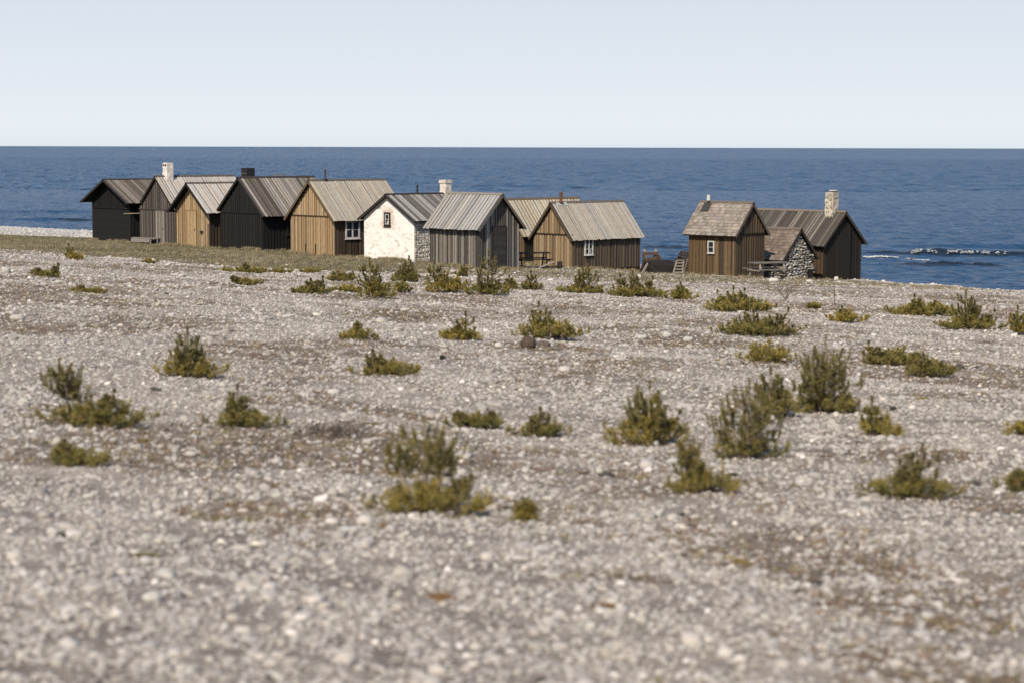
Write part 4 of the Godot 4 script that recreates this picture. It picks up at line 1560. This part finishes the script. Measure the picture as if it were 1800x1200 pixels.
	o = thing("overturned_boat", p, -0.35, "dark tarred boat lying keel up between the winch and the leaning frames", "boat")
	b = MB.new()
	b.col = Color(0.024, 0.021, 0.02)
	var ring: Array = []
	for k in 11:
		var f := k / 10.0
		var wid := 0.52 * pow(sin(PI * clampf(0.12 + 0.8 * f, 0, 1)), 0.7)
		var row: Array[Vector3] = []
		for j in 7:
			var a := PI * j / 6.0
			row.append(Vector3(lerpf(-1.25, 1.25, f), 0.02 + 0.75 * pow(sin(a), 0.6) * (0.75 + 0.25 * sin(PI * f)), -cos(a) * wid))
		ring.append(row)
	for k in 10:
		for j in 6:
			b.quad(ring[k][j + 1], ring[k + 1][j + 1], ring[k + 1][j], ring[k][j])
	put("hull", b.mesh(), wood, o)
	piece(o, "keel", Color(0.05, 0.042, 0.037), [[Vector3(-1.2, 0.78, 0), Vector3(1.2, 0.78, 0), 0.05, 0.07]])
	for s in [-1.0, 1.0]:
		piece(o, "gunwale", Color(0.07, 0.055, 0.045), [[Vector3(-1.0, 0.09, s * 0.5), Vector3(1.0, 0.09, s * 0.5), 0.05, 0.08]])

	# leaning frames
	p = Vector3(9.45, ground_at(9.45, -112.6), -112.6)
	o = thing("sign_frame", p, 0.15, "pale timber frame with white boards leaning beside the shingled hut", "frame")
	for s in [-1.0, 1.0]:
		piece(o, "post", Color(0.38, 0.35, 0.32), [[Vector3(s * 0.27 - 0.12, -0.02, 0.15), Vector3(s * 0.2 + 0.1, 0.82, -0.12), 0.07, 0.06]])
	for k in 4:
		piece(o, "slat", Color(0.62, 0.58, 0.54), [[Vector3(-0.26 + 0.05 * k, 0.14 + 0.17 * k, 0.1 - 0.06 * k), Vector3(0.2 + 0.035 * k, 0.14 + 0.17 * k, 0.1 - 0.06 * k), 0.15, 0.03]])
	piece(o, "top_rail", Color(0.25, 0.225, 0.2), [[Vector3(-0.1, 0.8, -0.1), Vector3(0.34, 0.8, -0.1), 0.07, 0.06]])
	p = Vector3(9.95, ground_at(9.95, -112.0), -112.0)
	o = thing("net_rack", p, -0.1, "dark triangular rack against the corner of the shingled hut", "rack")
	piece(o, "leg", Color(0.19, 0.17, 0.155), [[Vector3(-0.34, -0.03, 0.15), Vector3(-0.06, 0.92, 0), 0.07, 0.07]])
	piece(o, "leg", Color(0.1, 0.09, 0.082), [[Vector3(0.3, -0.03, 0.15), Vector3(0.0, 0.92, 0), 0.08, 0.07]])
	for k in 3:
		piece(o, "rail", Color(0.075, 0.068, 0.062), [[Vector3(-0.26 + 0.07 * k, 0.2 + 0.24 * k, 0.08), Vector3(0.24 - 0.08 * k, 0.2 + 0.24 * k, 0.08), 0.16, 0.05]])
	p = Vector3(10.15, ground_at(10.15, -116.4), -116.4)
	o = thing("rope_heap", p, 0.0, "dark coil of old rope and net behind the leaning frames", "rope")
	b = MB.new()
	b.col = Color(0.045, 0.042, 0.04)
	for k in 3:
		for j in 14:
			var a := TAU * j / 14.0
			var a2 := TAU * (j + 1) / 14.0
			var rr := 0.42 - 0.07 * k
			b.tube(Vector3(cos(a) * rr, 1.0 + 0.13 * k + 0.04 * sin(a * 3.0), sin(a) * rr), Vector3(cos(a2) * rr, 1.0 + 0.13 * k + 0.04 * sin(a2 * 3.0), sin(a2) * rr), 0.07, 0.07, 6)
	put("rope", b.mesh(), metal, o)
	piece(o, "crate", Color(0.07, 0.055, 0.045), [[Vector3(-0.55, 0.45, 0), Vector3(0.55, 0.45, 0), 1.0, 0.95]])
	# stool by the stone hut
	p = Vector3(16.75, ground_at(16.75, -111.6), -111.6)
	o = thing("stump_stool", p, 0.2, "dark wooden stand between the stone hut and the stone chimney hut", "stand")
	piece(o, "post", Color(0.02, 0.018, 0.017), [[Vector3(0, -0.05, 0), Vector3(0, 0.5, 0), 0.24, 0.24]])
	piece(o, "top_board", Color(0.03, 0.027, 0.025), [[Vector3(-0.1, 0.54, 0), Vector3(0.36, 0.54, 0), 0.3, 0.1]])

	# dry weed stalk and a dead twig bush
	rng.seed = 45
	p = Vector3(10.11, ground_at(10.11, -62.1), -62.1)
	o = thing("weed_stalk", p, 0.0, "single tall thin dry weed stalk below the stone chimney hut", "weed")
	b = MB.new()
	b.col = Color(0.06, 0.042, 0.036)
	b.tube(Vector3.ZERO, Vector3(-0.02, 0.45, 0), 0.009, 0.008, 5)
	b.tube(Vector3(-0.02, 0.45, 0), Vector3(-0.03, 0.8, 0), 0.011, 0.004, 5)
	put("stem", b.mesh(), bark, o)
	p = Vector3(9.1, ground_at(9.1, -66.0), -66.0)
	o = thing("dead_shrub", p, 0.0, "leafless grey twig shrub beside the tall dry weed stalk", "shrub")
	b = MB.new()
	b.col = Color(0.13, 0.105, 0.09)
	for k in 12:
		var a := rng.randf() * TAU
		var e := Vector3(cos(a) * rng.randf_range(0.1, 0.45), rng.randf_range(0.2, 0.55), sin(a) * 0.3)
		b.tube(Vector3.ZERO, e, 0.008, 0.004, 4)
		for j in 3:
			b.tube(e * rng.randf_range(0.5, 0.9), e + Vector3(rng.randfn(0, 0.12), rng.randf_range(0, 0.14), rng.randfn(0, 0.1)), 0.005, 0.003, 3)
	put("twigs", b.mesh(), bark, o)
	rng.seed = 46
	p = Vector3(-1.62, ground_at(-1.62, -17.6), -17.6)
	o = thing("dead_shrub", p, 0.0, "low withered brown shrub left of the largest front sapling", "shrub")
	b = MB.new()
	for k in 90:
		b.col = vary(Color(0.13, 0.1, 0.08), 0.4)
		var a := rng.randf() * TAU
		var st := Vector3(rng.randfn(0, 0.16), 0, rng.randfn(0, 0.14))
		var e := st + Vector3(cos(a) * rng.randf_range(0.03, 0.16), rng.randf_range(0.03, 0.13), sin(a) * 0.14)
		b.tube(st, e, 0.004, 0.002, 3)
		for j in 2:
			b.tube(st.lerp(e, 0.6), e + Vector3(rng.randfn(0, 0.05), rng.randf_range(-0.02, 0.05), rng.randfn(0, 0.05)), 0.003, 0.002, 3)
	put("twigs", b.mesh(), bark, o)


func loose_stone(x: float, z: float, w: float, h: float, tone: Color, label: String) -> void:
	rng.seed = hash(label)
	var b := MB.new()
	b.col = tone
	b.stone(Transform3D(Basis.from_euler(Vector3(rng.randfn(0, 0.06), rng.randfn(0, 0.3), rng.randfn(0, 0.08))), Vector3.ZERO), Vector3(w * 0.5, h * 0.62, w * 0.4), rng.randf() * 70.0, fine, 0.22, 8, 12)
	var o := put("boulder" if "boulder" in label else "stone", b.mesh(), stone_mat)
	o.position = Vector3(x, ground_at(x, z) + h * 0.3, z)
	tag(o, label, "stone", "larger stones lying on the shingle")


func build_ground_stones() -> void:
	# the stones of the slope that stand out, pressed into the ground as its parts
	var g := get_node("ground")
	rng.seed = 321
	var shapes: Array = []
	for k in 5:
		var b := MB.new()
		b.stone(Transform3D(), Vector3(1, 1, 1), 40.0 + k, fine, 0.3, 6, 9)
		shapes.append(b.mesh())
	var paints: Array = []
	for c in [Color(0.6, 0.575, 0.54), Color(0.46, 0.43, 0.4), Color(0.34, 0.31, 0.28), Color(0.66, 0.64, 0.61), Color(0.09, 0.08, 0.072)]:
		var m: StandardMaterial3D = stone_mat.duplicate()
		m.albedo_color = c.linear_to_srgb()
		paints.append(m)
	var n := 0
	while n < 210:
		var d := 6.8 * pow(110.0 / 6.8, pow(rng.randf(), 1.35))
		var x := rng.randf_range(-0.27, 0.27) * d
		if grown(x, -d).x > 0.4:
			continue
		var s := (0.014 + 0.0014 * d) * exp(rng.randfn(0, 0.3)) * (1.0 if d < 45.0 else 0.75)
		var o := put("stone", shapes[rng.randi() % 5], paints[rng.randi() % 4 if n % 14 else 4], g)
		o.transform = Transform3D(Basis.from_euler(Vector3(rng.randfn(0, 0.15), rng.randf() * TAU, rng.randfn(0, 0.15))).scaled_local(Vector3(s * rng.randf_range(0.9, 1.5), s * rng.randf_range(0.35, 0.6), s * rng.randf_range(0.7, 1.1))), Vector3(x, ground_at(x, -d) + s * 0.1, -d))
		n += 1


func _ready() -> void:
	# ------------------------------------------------ camera, sky, sun, exposure
	var cam := Camera3D.new()
	cam.name = "camera"
	cam.fov = 19.455
	cam.near = 0.1
	cam.far = 90000.0
	cam.position = Vector3(0, EYE, 0)
	cam.rotation = Vector3(-0.09721, 0, 0.0025)
	var lens := CameraAttributesPhysical.new()
	lens.frustum_focal_length = 70.0
	lens.frustum_focus_distance = 112.0
	lens.frustum_near = 0.1
	lens.frustum_far = 90000.0
	lens.exposure_aperture = 2.4
	cam.attributes = lens
	cam.current = true
	add_child(cam)

	var sky_look := ProceduralSkyMaterial.new()
	sky_look.sky_top_color = Color(0.25, 0.37, 0.6).linear_to_srgb()
	sky_look.sky_horizon_color = Color(0.745, 0.785, 0.815).linear_to_srgb()
	sky_look.sky_curve = 0.15
	sky_look.ground_bottom_color = Color(0.1, 0.13, 0.18).linear_to_srgb()
	sky_look.ground_horizon_color = Color(0.7, 0.78, 0.86).linear_to_srgb()
	var sky := Sky.new()
	sky.sky_material = sky_look
	var env := Environment.new()
	env.background_mode = Environment.BG_SKY
	env.sky = sky
	env.tonemap_mode = Environment.TONE_MAPPER_LINEAR
	env.tonemap_exposure = 1.12
	env.sdfgi_enabled = true
	env.ssao_enabled = true
	env.ssil_enabled = true
	var we := WorldEnvironment.new()
	we.name = "surroundings"
	we.environment = env
	add_child(we)

	var sun := DirectionalLight3D.new()
	sun.name = "sun"
	sun.light_energy = 1.6
	sun.light_color = Color(1.0, 0.945, 0.86)
	sun.light_angular_distance = 0.5
	sun.shadow_enabled = true
	sun.sky_mode = DirectionalLight3D.SKY_MODE_LIGHT_ONLY
	add_child(sun)
	var az := deg_to_rad(21.0)
	var el := deg_to_rad(42.0)
	sun.look_at_from_position(Vector3(-sin(az) * cos(el), sin(el), cos(az) * cos(el)) * 10.0, Vector3.ZERO)

	# ------------------------------------------------ the land
	fine.seed = 3
	fine.frequency = 0.05
	fine.fractal_octaves = 3
	broad.seed = 8
	broad.frequency = 0.01
	broad.fractal_octaves = 3
	rng.seed = 1
	make_materials()
	H["h1"] = {"x": -26.251, "y": 1.969, "z": -141.576, "phi": -0.8203, "w": 4.929, "l": 5.200, "hr": 4.335, "he": 2.740, "hw": 3.107, "of": 0.625, "ob": 0.25, "s": 1}
	H["h2"] = {"x": -21.753, "y": 1.989, "z": -136.680, "phi": -0.8029, "w": 4.342, "l": 6.098, "hr": 4.635, "he": 2.841, "hw": 1.831, "of": 0.218, "ob": 0.25, "s": 1}
	H["h3"] = {"x": -19.246, "y": 2.009, "z": -131.916, "phi": -0.8029, "w": 3.664, "l": 4.600, "hr": 4.243, "he": 2.340, "hw": 2.240, "of": 0.521, "ob": 0.25, "s": 1}
	H["h4"] = {"x": -15.318, "y": 2.063, "z": -129.589, "phi": -0.8029, "w": 4.461, "l": 5.713, "hr": 4.605, "he": 2.175, "hw": 2.661, "of": 0.252, "ob": 0.25, "s": 1}
	H["h5"] = {"x": -10.281, "y": 1.918, "z": -124.520, "phi": -0.8029, "w": 4.334, "l": 5.646, "hr": 4.664, "he": 2.227, "hw": 2.464, "of": 0.310, "ob": 0.25, "s": 1}
	H["h6"] = {"x": -5.523, "y": 1.883, "z": -120.425, "phi": -0.7854, "w": 4.499, "l": 5.187, "hr": 3.935, "he": 2.421, "hw": 2.555, "of": 0.269, "ob": 0.25, "s": 1}
	H["h7"] = {"x": -2.162, "y": 1.916, "z": -112.496, "phi": 0.8029, "w": 3.135, "l": 3.938, "hr": 4.125, "he": 2.157, "hw": 1.921, "of": 0.305, "ob": 0.25, "s": -1}
	H["h8"] = {"x": 1.889, "y": 1.414, "z": -126.225, "phi": -0.8029, "w": 3.073, "l": 6.101, "hr": 4.003, "he": 1.747, "hw": 1.800, "of": 0.300, "ob": 0.25, "s": 1}
	H["h9"] = {"x": 4.491, "y": 1.565, "z": -119.201, "phi": -0.8029, "w": 3.284, "l": 5.815, "hr": 3.844, "he": 1.673, "hw": 1.833, "of": 0.257, "ob": 0.25, "s": 1}
	H["h10"] = {"x": 11.847, "y": 1.608, "z": -110.051, "phi": 0.8378, "w": 2.660, "l": 3.175, "hr": 4.048, "he": 2.237, "hw": 1.652, "of": 0.200, "ob": 0.25, "s": -1}
	H["h11"] = {"x": 15.209, "y": 1.243, "z": -112.700, "phi": 0.8029, "w": 2.816, "l": 2.555, "hr": 2.873, "he": 1.134, "hw": 1.742, "of": 0.150, "ob": 0.25, "s": -1}
	H["h12"] = {"x": 17.028, "y": 1.036, "z": -117.416, "phi": 0.8029, "w": 3.788, "l": 5.912, "hr": 3.939, "he": 2.009, "hw": 2.225, "of": 0.210, "ob": 0.25, "s": -1}
	extra.append(Vector3(-30.8, 146.0, 0.11))
	extra.append(Vector3(-24.4, 95.0, -0.05))
	extra.append(Vector3(-38.6, 150.0, -0.13))
	extra.append(Vector3(-25.2, 110.0, 0.05))
	extra.append(Vector3(-9.0, 122.0, 0.00))
	extra.append(Vector3(-4.7, 115.0, -0.02))
	extra.append(Vector3(1.3, 121.0, 0.16))
	extra.append(Vector3(7.8, 122.0, -0.03))
	extra.append(Vector3(9.9, 113.0, 0.11))
	extra.append(Vector3(14.0, 111.0, 0.12))
	extra.append(Vector3(20.9, 119.0, -0.03))
	extra.append(Vector3(16.6, 116.0, -0.07))
	extra.append(Vector3(20.4, 108.0, -0.03))
	extra.append(Vector3(22.9, 100.0, -0.02))
	extra.append(Vector3(24.2, 94.0, -0.02))
	extra.append(Vector3(8.3, 116.0, 0.05))
	extra.append(Vector3(-18.9, 132.0, 0.09))
	extra.append(Vector3(-16.8, 98.0, -0.05))
	extra.append(Vector3(-7.9, 92.0, -0.11))
	extra.append(Vector3(-0.0, 88.0, -0.02))
	extra.append(Vector3(7.3, 85.0, -0.07))
	extra.append(Vector3(13.4, 78.0, -0.18))
	for i in 640:
		var x := -160.0 + i * 0.5 + 0.25
		row_x.append(x)
		row_crest.append(smooth_along(crest, x))
		row_shore.append(smooth_along(shore, x))
	for key in H:
		var h: Dictionary = H[key]
		var c := Transform3D(Basis(Vector3.UP, h.phi), Vector3(h.x, 0, h.z)) * Vector3(h.s * h.w * 0.5, 0, h.l * 0.5)
		fit_points.append(Vector3(c.x, -c.z, h.y - base_height(c.x, -c.z)))
	fit_points.append_array(extra)
	# brown patches: x, distance, half width, depth to width
	for k in [[-3.5, 29.0, 1.2, 1.1], [-1.6, 17.7, 0.75, 0.7], [3.2, 37.5, 2.1, 1.8], [-1.5, 12.5, 0.7, 0.9], [-7.7, 31.0, 1.3, 1.2], [1.0, 33.0, 1.2, 1.6], [0.6, 10.2, 0.5, 0.7], [2.1, 9.5, 0.5, 0.7], [3.6, 17.0, 0.8, 1.0], [-2.2, 42.0, 2.0, 2.0], [9.5, 58.0, 3.0, 1.8]]:
		patches.append(Vector4(k[0], k[1], k[2], k[3]))
	build_ground()

	# ------------------------------------------------ the sea: two points of the crest (x, distance), height, width
	swells = [[Vector2(-90.0, 262.0), Vector2(-30.0, 256.0), 0.3, 2.6], [Vector2(-80.0, 236.0), Vector2(-28.0, 228.0), 0.3, 2.0], [Vector2(30.0, 176.0), Vector2(60.0, 170.0), 0.3, 1.5]]
	build_sea()
	wave(Vector2(28.0, 163.5), Vector2(43.5, 158.6), 0.46, "dark breaking wave with white foam out at sea, right of the huts")
	wave(Vector2(28.5, 149.0), Vector2(36.5, 145.0), 0.3, "smooth dark wave nearest the shore, below the foaming one")
	wave(Vector2(9.5, 172.5), Vector2(16.5, 171.0), 0.22, "low dark wave seen in the gap between the two groups of huts")
	wave(Vector2(-64.0, 236.0), Vector2(-44.0, 228.0), 0.35, "low dark wave left of the black shed")
	foam([Vector2(24.5, 158.4), Vector2(28.0, 157.2), Vector2(32.5, 154.8)], 0.3, 0.05, "thin white line of foam running out beyond the dark hut at the right end")
	foam([Vector2(32.4, 161.6), Vector2(34.4, 161.0)], 0.3, 0.4, "broken white foam at the left end of the dark breaking wave")
	foam([Vector2(35.2, 160.8), Vector2(39.6, 159.4)], 0.25, 0.4, "white foam spilling at the right end of the dark breaking wave")

	# ------------------------------------------------ the huts and what stands by them
	build_huts()
	build_gear()
	rng.seed = 5
	build_shingle()
	build_ground_stones()
	build_turf()
	loose_stone(0.27, -32.24, 0.257, 0.202, Color(0.11, 0.085, 0.068), "round brown boulder in front of the bushy pine")
	loose_stone(0.52, -32.87, 0.244, 0.084, Color(0.15, 0.125, 0.105), "flat dark brown rock beside the round brown boulder")
	loose_stone(3.02, -38.69, 0.177, 0.110, Color(0.62, 0.6, 0.57), "large pale stone, biggest in the light patch left of the dome pine")
	loose_stone(2.44, -37.52, 0.278, 0.086, Color(0.6, 0.58, 0.55), "long pale slab at the left of the light stone patch")
	loose_stone(3.37, -37.90, 0.195, 0.097, Color(0.6, 0.58, 0.55), "pale stone at the right end of the light stone patch")
	loose_stone(3.12, -34.76, 0.139, 0.079, Color(0.55, 0.53, 0.5), "pale stone lowest in the light stone patch")
	loose_stone(2.06, -31.48, 0.126, 0.072, Color(0.6, 0.57, 0.54), "pale stone alone below the light stone patch")
	loose_stone(3.17, -45.70, 0.209, 0.117, Color(0.55, 0.53, 0.5), "pale stone above the light stone patch")
	loose_stone(3.08, -28.81, 0.164, 0.090, Color(0.42, 0.39, 0.36), "grey stone left of the dome pine")
	loose_stone(-1.65, -8.99, 0.092, 0.044, Color(0.68, 0.66, 0.62), "bright white flat stone near the lower left corner")
	loose_stone(-1.25, -9.46, 0.081, 0.032, Color(0.62, 0.59, 0.56), "pale stone in the lower left, right of the bright flat stone")
	loose_stone(-1.92, -11.16, 0.140, 0.038, Color(0.5, 0.47, 0.44), "long flat pale stone in the lower left")
	loose_stone(-2.09, -11.22, 0.070, 0.032, Color(0.6, 0.57, 0.53), "short pale stone beside the long flat stone")
	loose_stone(0.41, -8.26, 0.066, 0.052, Color(0.52, 0.48, 0.44), "rounded tan stone near the lower edge, right of centre")
	loose_stone(0.60, -9.02, 0.057, 0.036, Color(0.58, 0.55, 0.51), "pale stone lower right of centre")
	loose_stone(-0.23, -11.13, 0.048, 0.041, Color(0.72, 0.7, 0.67), "small white stone below the front sapling")
	loose_stone(0.32, -8.86, 0.076, 0.025, Color(0.5, 0.48, 0.45), "flat grey stone lower centre right")
	loose_stone(0.05, -9.70, 0.072, 0.028, Color(0.52, 0.5, 0.46), "flat pale stone lower centre")
	loose_stone(-0.21, -10.33, 0.041, 0.035, Color(0.62, 0.6, 0.57), "pale pebble under the white stone below the front sapling")
	loose_stone(-2.50, -15.35, 0.088, 0.039, Color(0.66, 0.63, 0.6), "white flat stone left of the middle, below the bushy leader pine")
	loose_stone(-2.68, -16.62, 0.066, 0.043, Color(0.62, 0.6, 0.57), "white stone just above the white flat stone")
	loose_stone(-0.92, -7.81, 0.040, 0.027, Color(0.55, 0.5, 0.46), "pale stone by the lower edge, left of centre")
	loose_stone(0.11, -15.54, 0.067, 0.044, Color(0.64, 0.62, 0.6), "white stone right of the front sapling's crown")
	loose_stone(-1.28, -16.54, 0.061, 0.047, Color(0.7, 0.68, 0.65), "bright white stone left of the front sapling's crown")
	loose_stone(0.69, -15.46, 0.062, 0.053, Color(0.66, 0.64, 0.6), "white stone left of the brownish sapling")
	loose_stone(0.84, -17.70, 0.061, 0.051, Color(0.62, 0.6, 0.57), "white stone at the left foot of the finger-shoot sapling")
	loose_stone(-1.23, -13.50, 0.077, 0.054, Color(0.62, 0.59, 0.56), "pale stone left of the front sapling's mat")
	loose_stone(1.74, -15.47, 0.097, 0.035, Color(0.06, 0.052, 0.045), "dark stone to the right of the brownish sapling")
	loose_stone(-1.00, -28.46, 0.081, 0.073, Color(0.03, 0.03, 0.03), "small black stone near the middle of the slope")
	loose_stone(4.25, -21.99, 0.088, 0.050, Color(0.05, 0.045, 0.04), "dark stone below the dark right pines")
	loose_stone(-4.75, -19.23, 0.088, 0.055, Color(0.66, 0.64, 0.61), "white stone left of the large spreading pine")
	loose_stone(-15.10, -59.22, 0.270, 0.203, Color(0.6, 0.58, 0.55), "pale stone at the left picture edge below the grass")
	loose_stone(17.84, -109.32, 0.281, 0.218, Color(0.72, 0.7, 0.67), "white stone against the dark gable of the stone chimney hut")
	loose_stone(12.88, -97.81, 0.558, 0.223, Color(0.68, 0.66, 0.62), "pale boulder at the foot of the picnic table")
	loose_stone(15.10, -100.86, 0.403, 0.173, Color(0.66, 0.64, 0.6), "pale boulder in front of the dry-stone gable")
	loose_stone(-5.53, -110.92, 0.253, 0.285, Color(0.75, 0.73, 0.7), "upright white stone at the corner of the white house")
	loose_stone(6.25, -97.71, 0.223, 0.223, Color(0.75, 0.73, 0.7), "small white stone before the dark trestle")
	pine(-18.00, -81.88, 0.43, 0.29, [[-0.27,0.61]], "yellowish pine with thin leader left of the huts, nearest the grass strip")
	pine(-12.71, -54.34, 0.36, 0.19, [[-0.31,0.24],[0.29,0.35]], "low pine with raised tips at both ends on gravel below the black shed")
	pine(-9.29, -43.62, 0.33, 0.07, [[-0.21,0.14]], "flat pale mat of pine lying alone on gravel, far left")
	pine(-15.40, -84.18, 0.25, 0.21, [], "tiny pine tuft on gravel in front of the grey hut with the bench")
	pine(-9.70, -72.52, 0.68, 0.24, [[-0.02,0.36]], "low bushy pine on gravel straight in front of the large black hut")
	pine(-7.77, -57.68, 0.43, 0.20, [[-0.33,0.27]], "low pine just below the one facing the large black hut")
	pine(-9.51, -81.28, 0.43, 0.19, [], "thin pine mat on gravel to the left of the tan hut's front")
	pine(-8.66, -85.17, 0.41, 0.18, [], "thin yellowish pine mat on gravel in front of the tan hut gable")
	pine(-5.63, -65.09, 0.44, 0.39, [], "dense round pine below the white window of the tan hut")
	pine(-5.28, -52.44, 0.53, 0.23, [[-0.04,0.37],[0.28,0.43]], "wide dark pine with two short leaders below the tan hut")
	pine(-4.56, -54.95, 0.37, 0.21, [], "small yellow pine mat between the wide dark pine and the big pine clump")
	pine(-3.56, -52.02, 0.50, 0.55, [[-0.17,0.95]], "big dense pine with a single leader below the white house")
	pine(-3.10, -55.60, 0.28, 0.35, [], "dark pine leaning on the right flank of the big dense pine")
	pine(-3.86, -73.59, 0.63, 0.50, [[-0.29,0.57],[0.04,0.91]], "pine with dark upright leaders against the white house corner")
	pine(-1.82, -57.79, 0.62, 0.50, [[-0.43,0.89],[-0.25,0.72]], "sprawling yellow-green pine in front of the left end of the silver-grey hut")
	pine(-2.20, -86.98, 0.25, 0.29, [[0.10,0.48]], "small dark pine before the silver-grey plank wall")
	pine(-0.68, -57.30, 0.63, 0.43, [[0.00,1.21],[-0.31,0.46]], "tall pine standing in front of the dark door of the silver-grey hut")
	pine(-0.02, -72.38, 0.26, 0.28, [[-0.09,0.46]], "small pine at the right foot of the tall pine")
	pine(0.71, -71.95, 0.38, 0.36, [[-0.03,0.64]], "small cone-shaped pine in front of the dark table")
	pine(2.37, -68.29, 0.80, 0.28, [[0.22,0.91],[-0.07,0.70]], "sparse pine with airy leader below the window of the brown hut with rusty pipe")
	pine(4.17, -66.48, 0.96, 0.40, [[-0.55,0.69],[-0.13,0.78],[0.55,0.63]], "broad dense pine below the right end of the brown hut with rusty pipe")
	pine(5.48, -64.61, 0.48, 0.33, [[0.00,0.53]], "small pine touching the right side of the broad dense pine")
	pine(5.95, -52.13, 0.88, 0.40, [[-0.13,0.62],[-0.54,0.50],[0.17,0.56]], "wide ragged pine in front of the narrow shingled hut")
	pine(5.08, -40.96, 0.75, 0.39, [[-0.12,0.57],[0.60,0.55]], "pine with dark base and side sprig just below the wide ragged pine")
	pine(4.01, -31.03, 0.40, 0.28, [], "dense dome of pine without a leader, above the group of tall saplings")
	pine(-2.46, -31.45, 0.29, 0.14, [[0.00,0.29]], "small sparse pine on bare gravel above the feathery pine")
	pine(-0.92, -33.35, 0.33, 0.14, [[0.14,0.49],[0.02,0.29]], "upright little pine with a flat yellow side branch on brown ground")
	pine(0.68, -35.47, 0.55, 0.34, [[-0.20,0.67],[0.00,0.51],[-0.32,0.51]], "bushy pine growing behind the round brown boulder")
	pine(-1.57, -25.05, 0.37, 0.17, [[-0.19,0.34],[-0.09,0.25]], "feathery pine with a leader at its left end, middle of the gravel slope")
	pine(-3.85, -23.70, 0.39, 0.24, [[-0.03,0.61],[-0.13,0.51],[0.07,0.49]], "pyramid-shaped dense pine standing alone left of the middle")
	pine(-3.62, -17.05, 0.44, 0.21, [[-0.26,0.59],[-0.29,0.47],[0.20,0.33],[0.13,0.27]], "large spreading pine with a bare-stemmed leader at its left end")
	pine(-2.46, -18.02, 0.32, 0.15, [[-0.05,0.39],[-0.09,0.31]], "pine with one bushy leader and a long right side branch")
	pine(-3.20, -14.40, 0.21, 0.12, [[-0.08,0.20]], "small pine with a short blunt leader below the large spreading pine, far left")
	pine(-0.33, -18.99, 0.26, 0.14, [[-0.19,0.18],[0.16,0.15]], "low dark pine hugging gravel above the blurred front sapling")
	pine(0.26, -18.67, 0.26, 0.14, [[0.01,0.28],[-0.07,0.19]], "low pine with short leader beside the low dark pine")
	pine(-0.53, -12.68, 0.37, 0.21, [[-0.04,0.61],[-0.24,0.52],[0.09,0.53],[0.27,0.27]], "largest blurred sapling with open crown on a gap of bare stem, front centre")
	pine(0.09, -12.52, 0.07, 0.08, [[0.01,0.10]], "tiny pine seedling to the right of the largest front sapling")
	pine(1.26, -18.24, 0.36, 0.25, [[0.01,0.60],[-0.09,0.54],[0.09,0.51],[0.29,0.34]], "sapling with finger-like upright shoots left of the sapling group")
	pine(1.40, -14.22, 0.24, 0.16, [[-0.13,0.47],[-0.18,0.37],[-0.06,0.31]], "brownish sapling with a thin crown and a mat reaching right, front of the group")
	pine(2.06, -17.05, 0.30, 0.22, [[-0.02,0.71],[-0.19,0.57],[0.13,0.57]], "tall leafy sapling with a dense dark mat, front of the sapling trio")
	pine(2.83, -21.29, 0.24, 0.26, [[-0.05,0.56],[0.07,0.44],[-0.13,0.47]], "sapling half hidden behind the tall leafy one")
	pine(3.47, -21.74, 0.39, 0.22, [[-0.02,0.84],[-0.16,0.74],[0.11,0.65],[-0.26,0.52]], "tallest sapling with pale trunk and dark grey-green crown")
	pine(3.59, -19.20, 0.21, 0.17, [[-0.09,0.40]], "small sapling with a thin straight leader to the right of the tallest sapling")
	pine(2.92, -14.43, 0.35, 0.17, [[0.09,0.41],[-0.09,0.31],[0.01,0.35]], "loose broad sapling low on the right of the slope, blurred")
	pine(3.83, -14.95, 0.12, 0.10, [[0.02,0.19]], "pine cut by the right picture edge, low on the slope")
	pine(4.96, -19.22, 0.10, 0.11, [], "yellow pine tuft at the right picture edge, above the cut pine")
	pine(6.08, -31.40, 0.50, 0.25, [[-0.44,0.42],[-0.26,0.31],[0.37,0.23]], "dark pine with raised left end and a flat right arm")
	pine(6.12, -29.03, 0.33, 0.24, [[-0.10,0.36],[0.19,0.25]], "dark pine just below the flat right arm of its neighbour")
	pine(8.00, -47.47, 0.41, 0.30, [[-0.10,0.38]], "small bright yellow-green pine alone below the stone chimney hut")
	pine(11.48, -55.22, 0.86, 0.38, [[-0.32,0.55],[0.24,0.39]], "long low pine hedge-like mat at the right, left part of the clump")
	pine(10.58, -45.71, 0.67, 0.34, [[-0.12,0.80],[0.07,0.62],[0.57,0.41]], "bushy pine with rounded top, right part of the clump")
	pine(11.05, -43.20, 0.29, 0.42, [[-0.02,0.59]], "loose pine at the right picture edge beside the rounded clump")
	pine(8.91, -58.66, 0.22, 0.16, [], "tiny pine tuft beside the dry weed stalk")
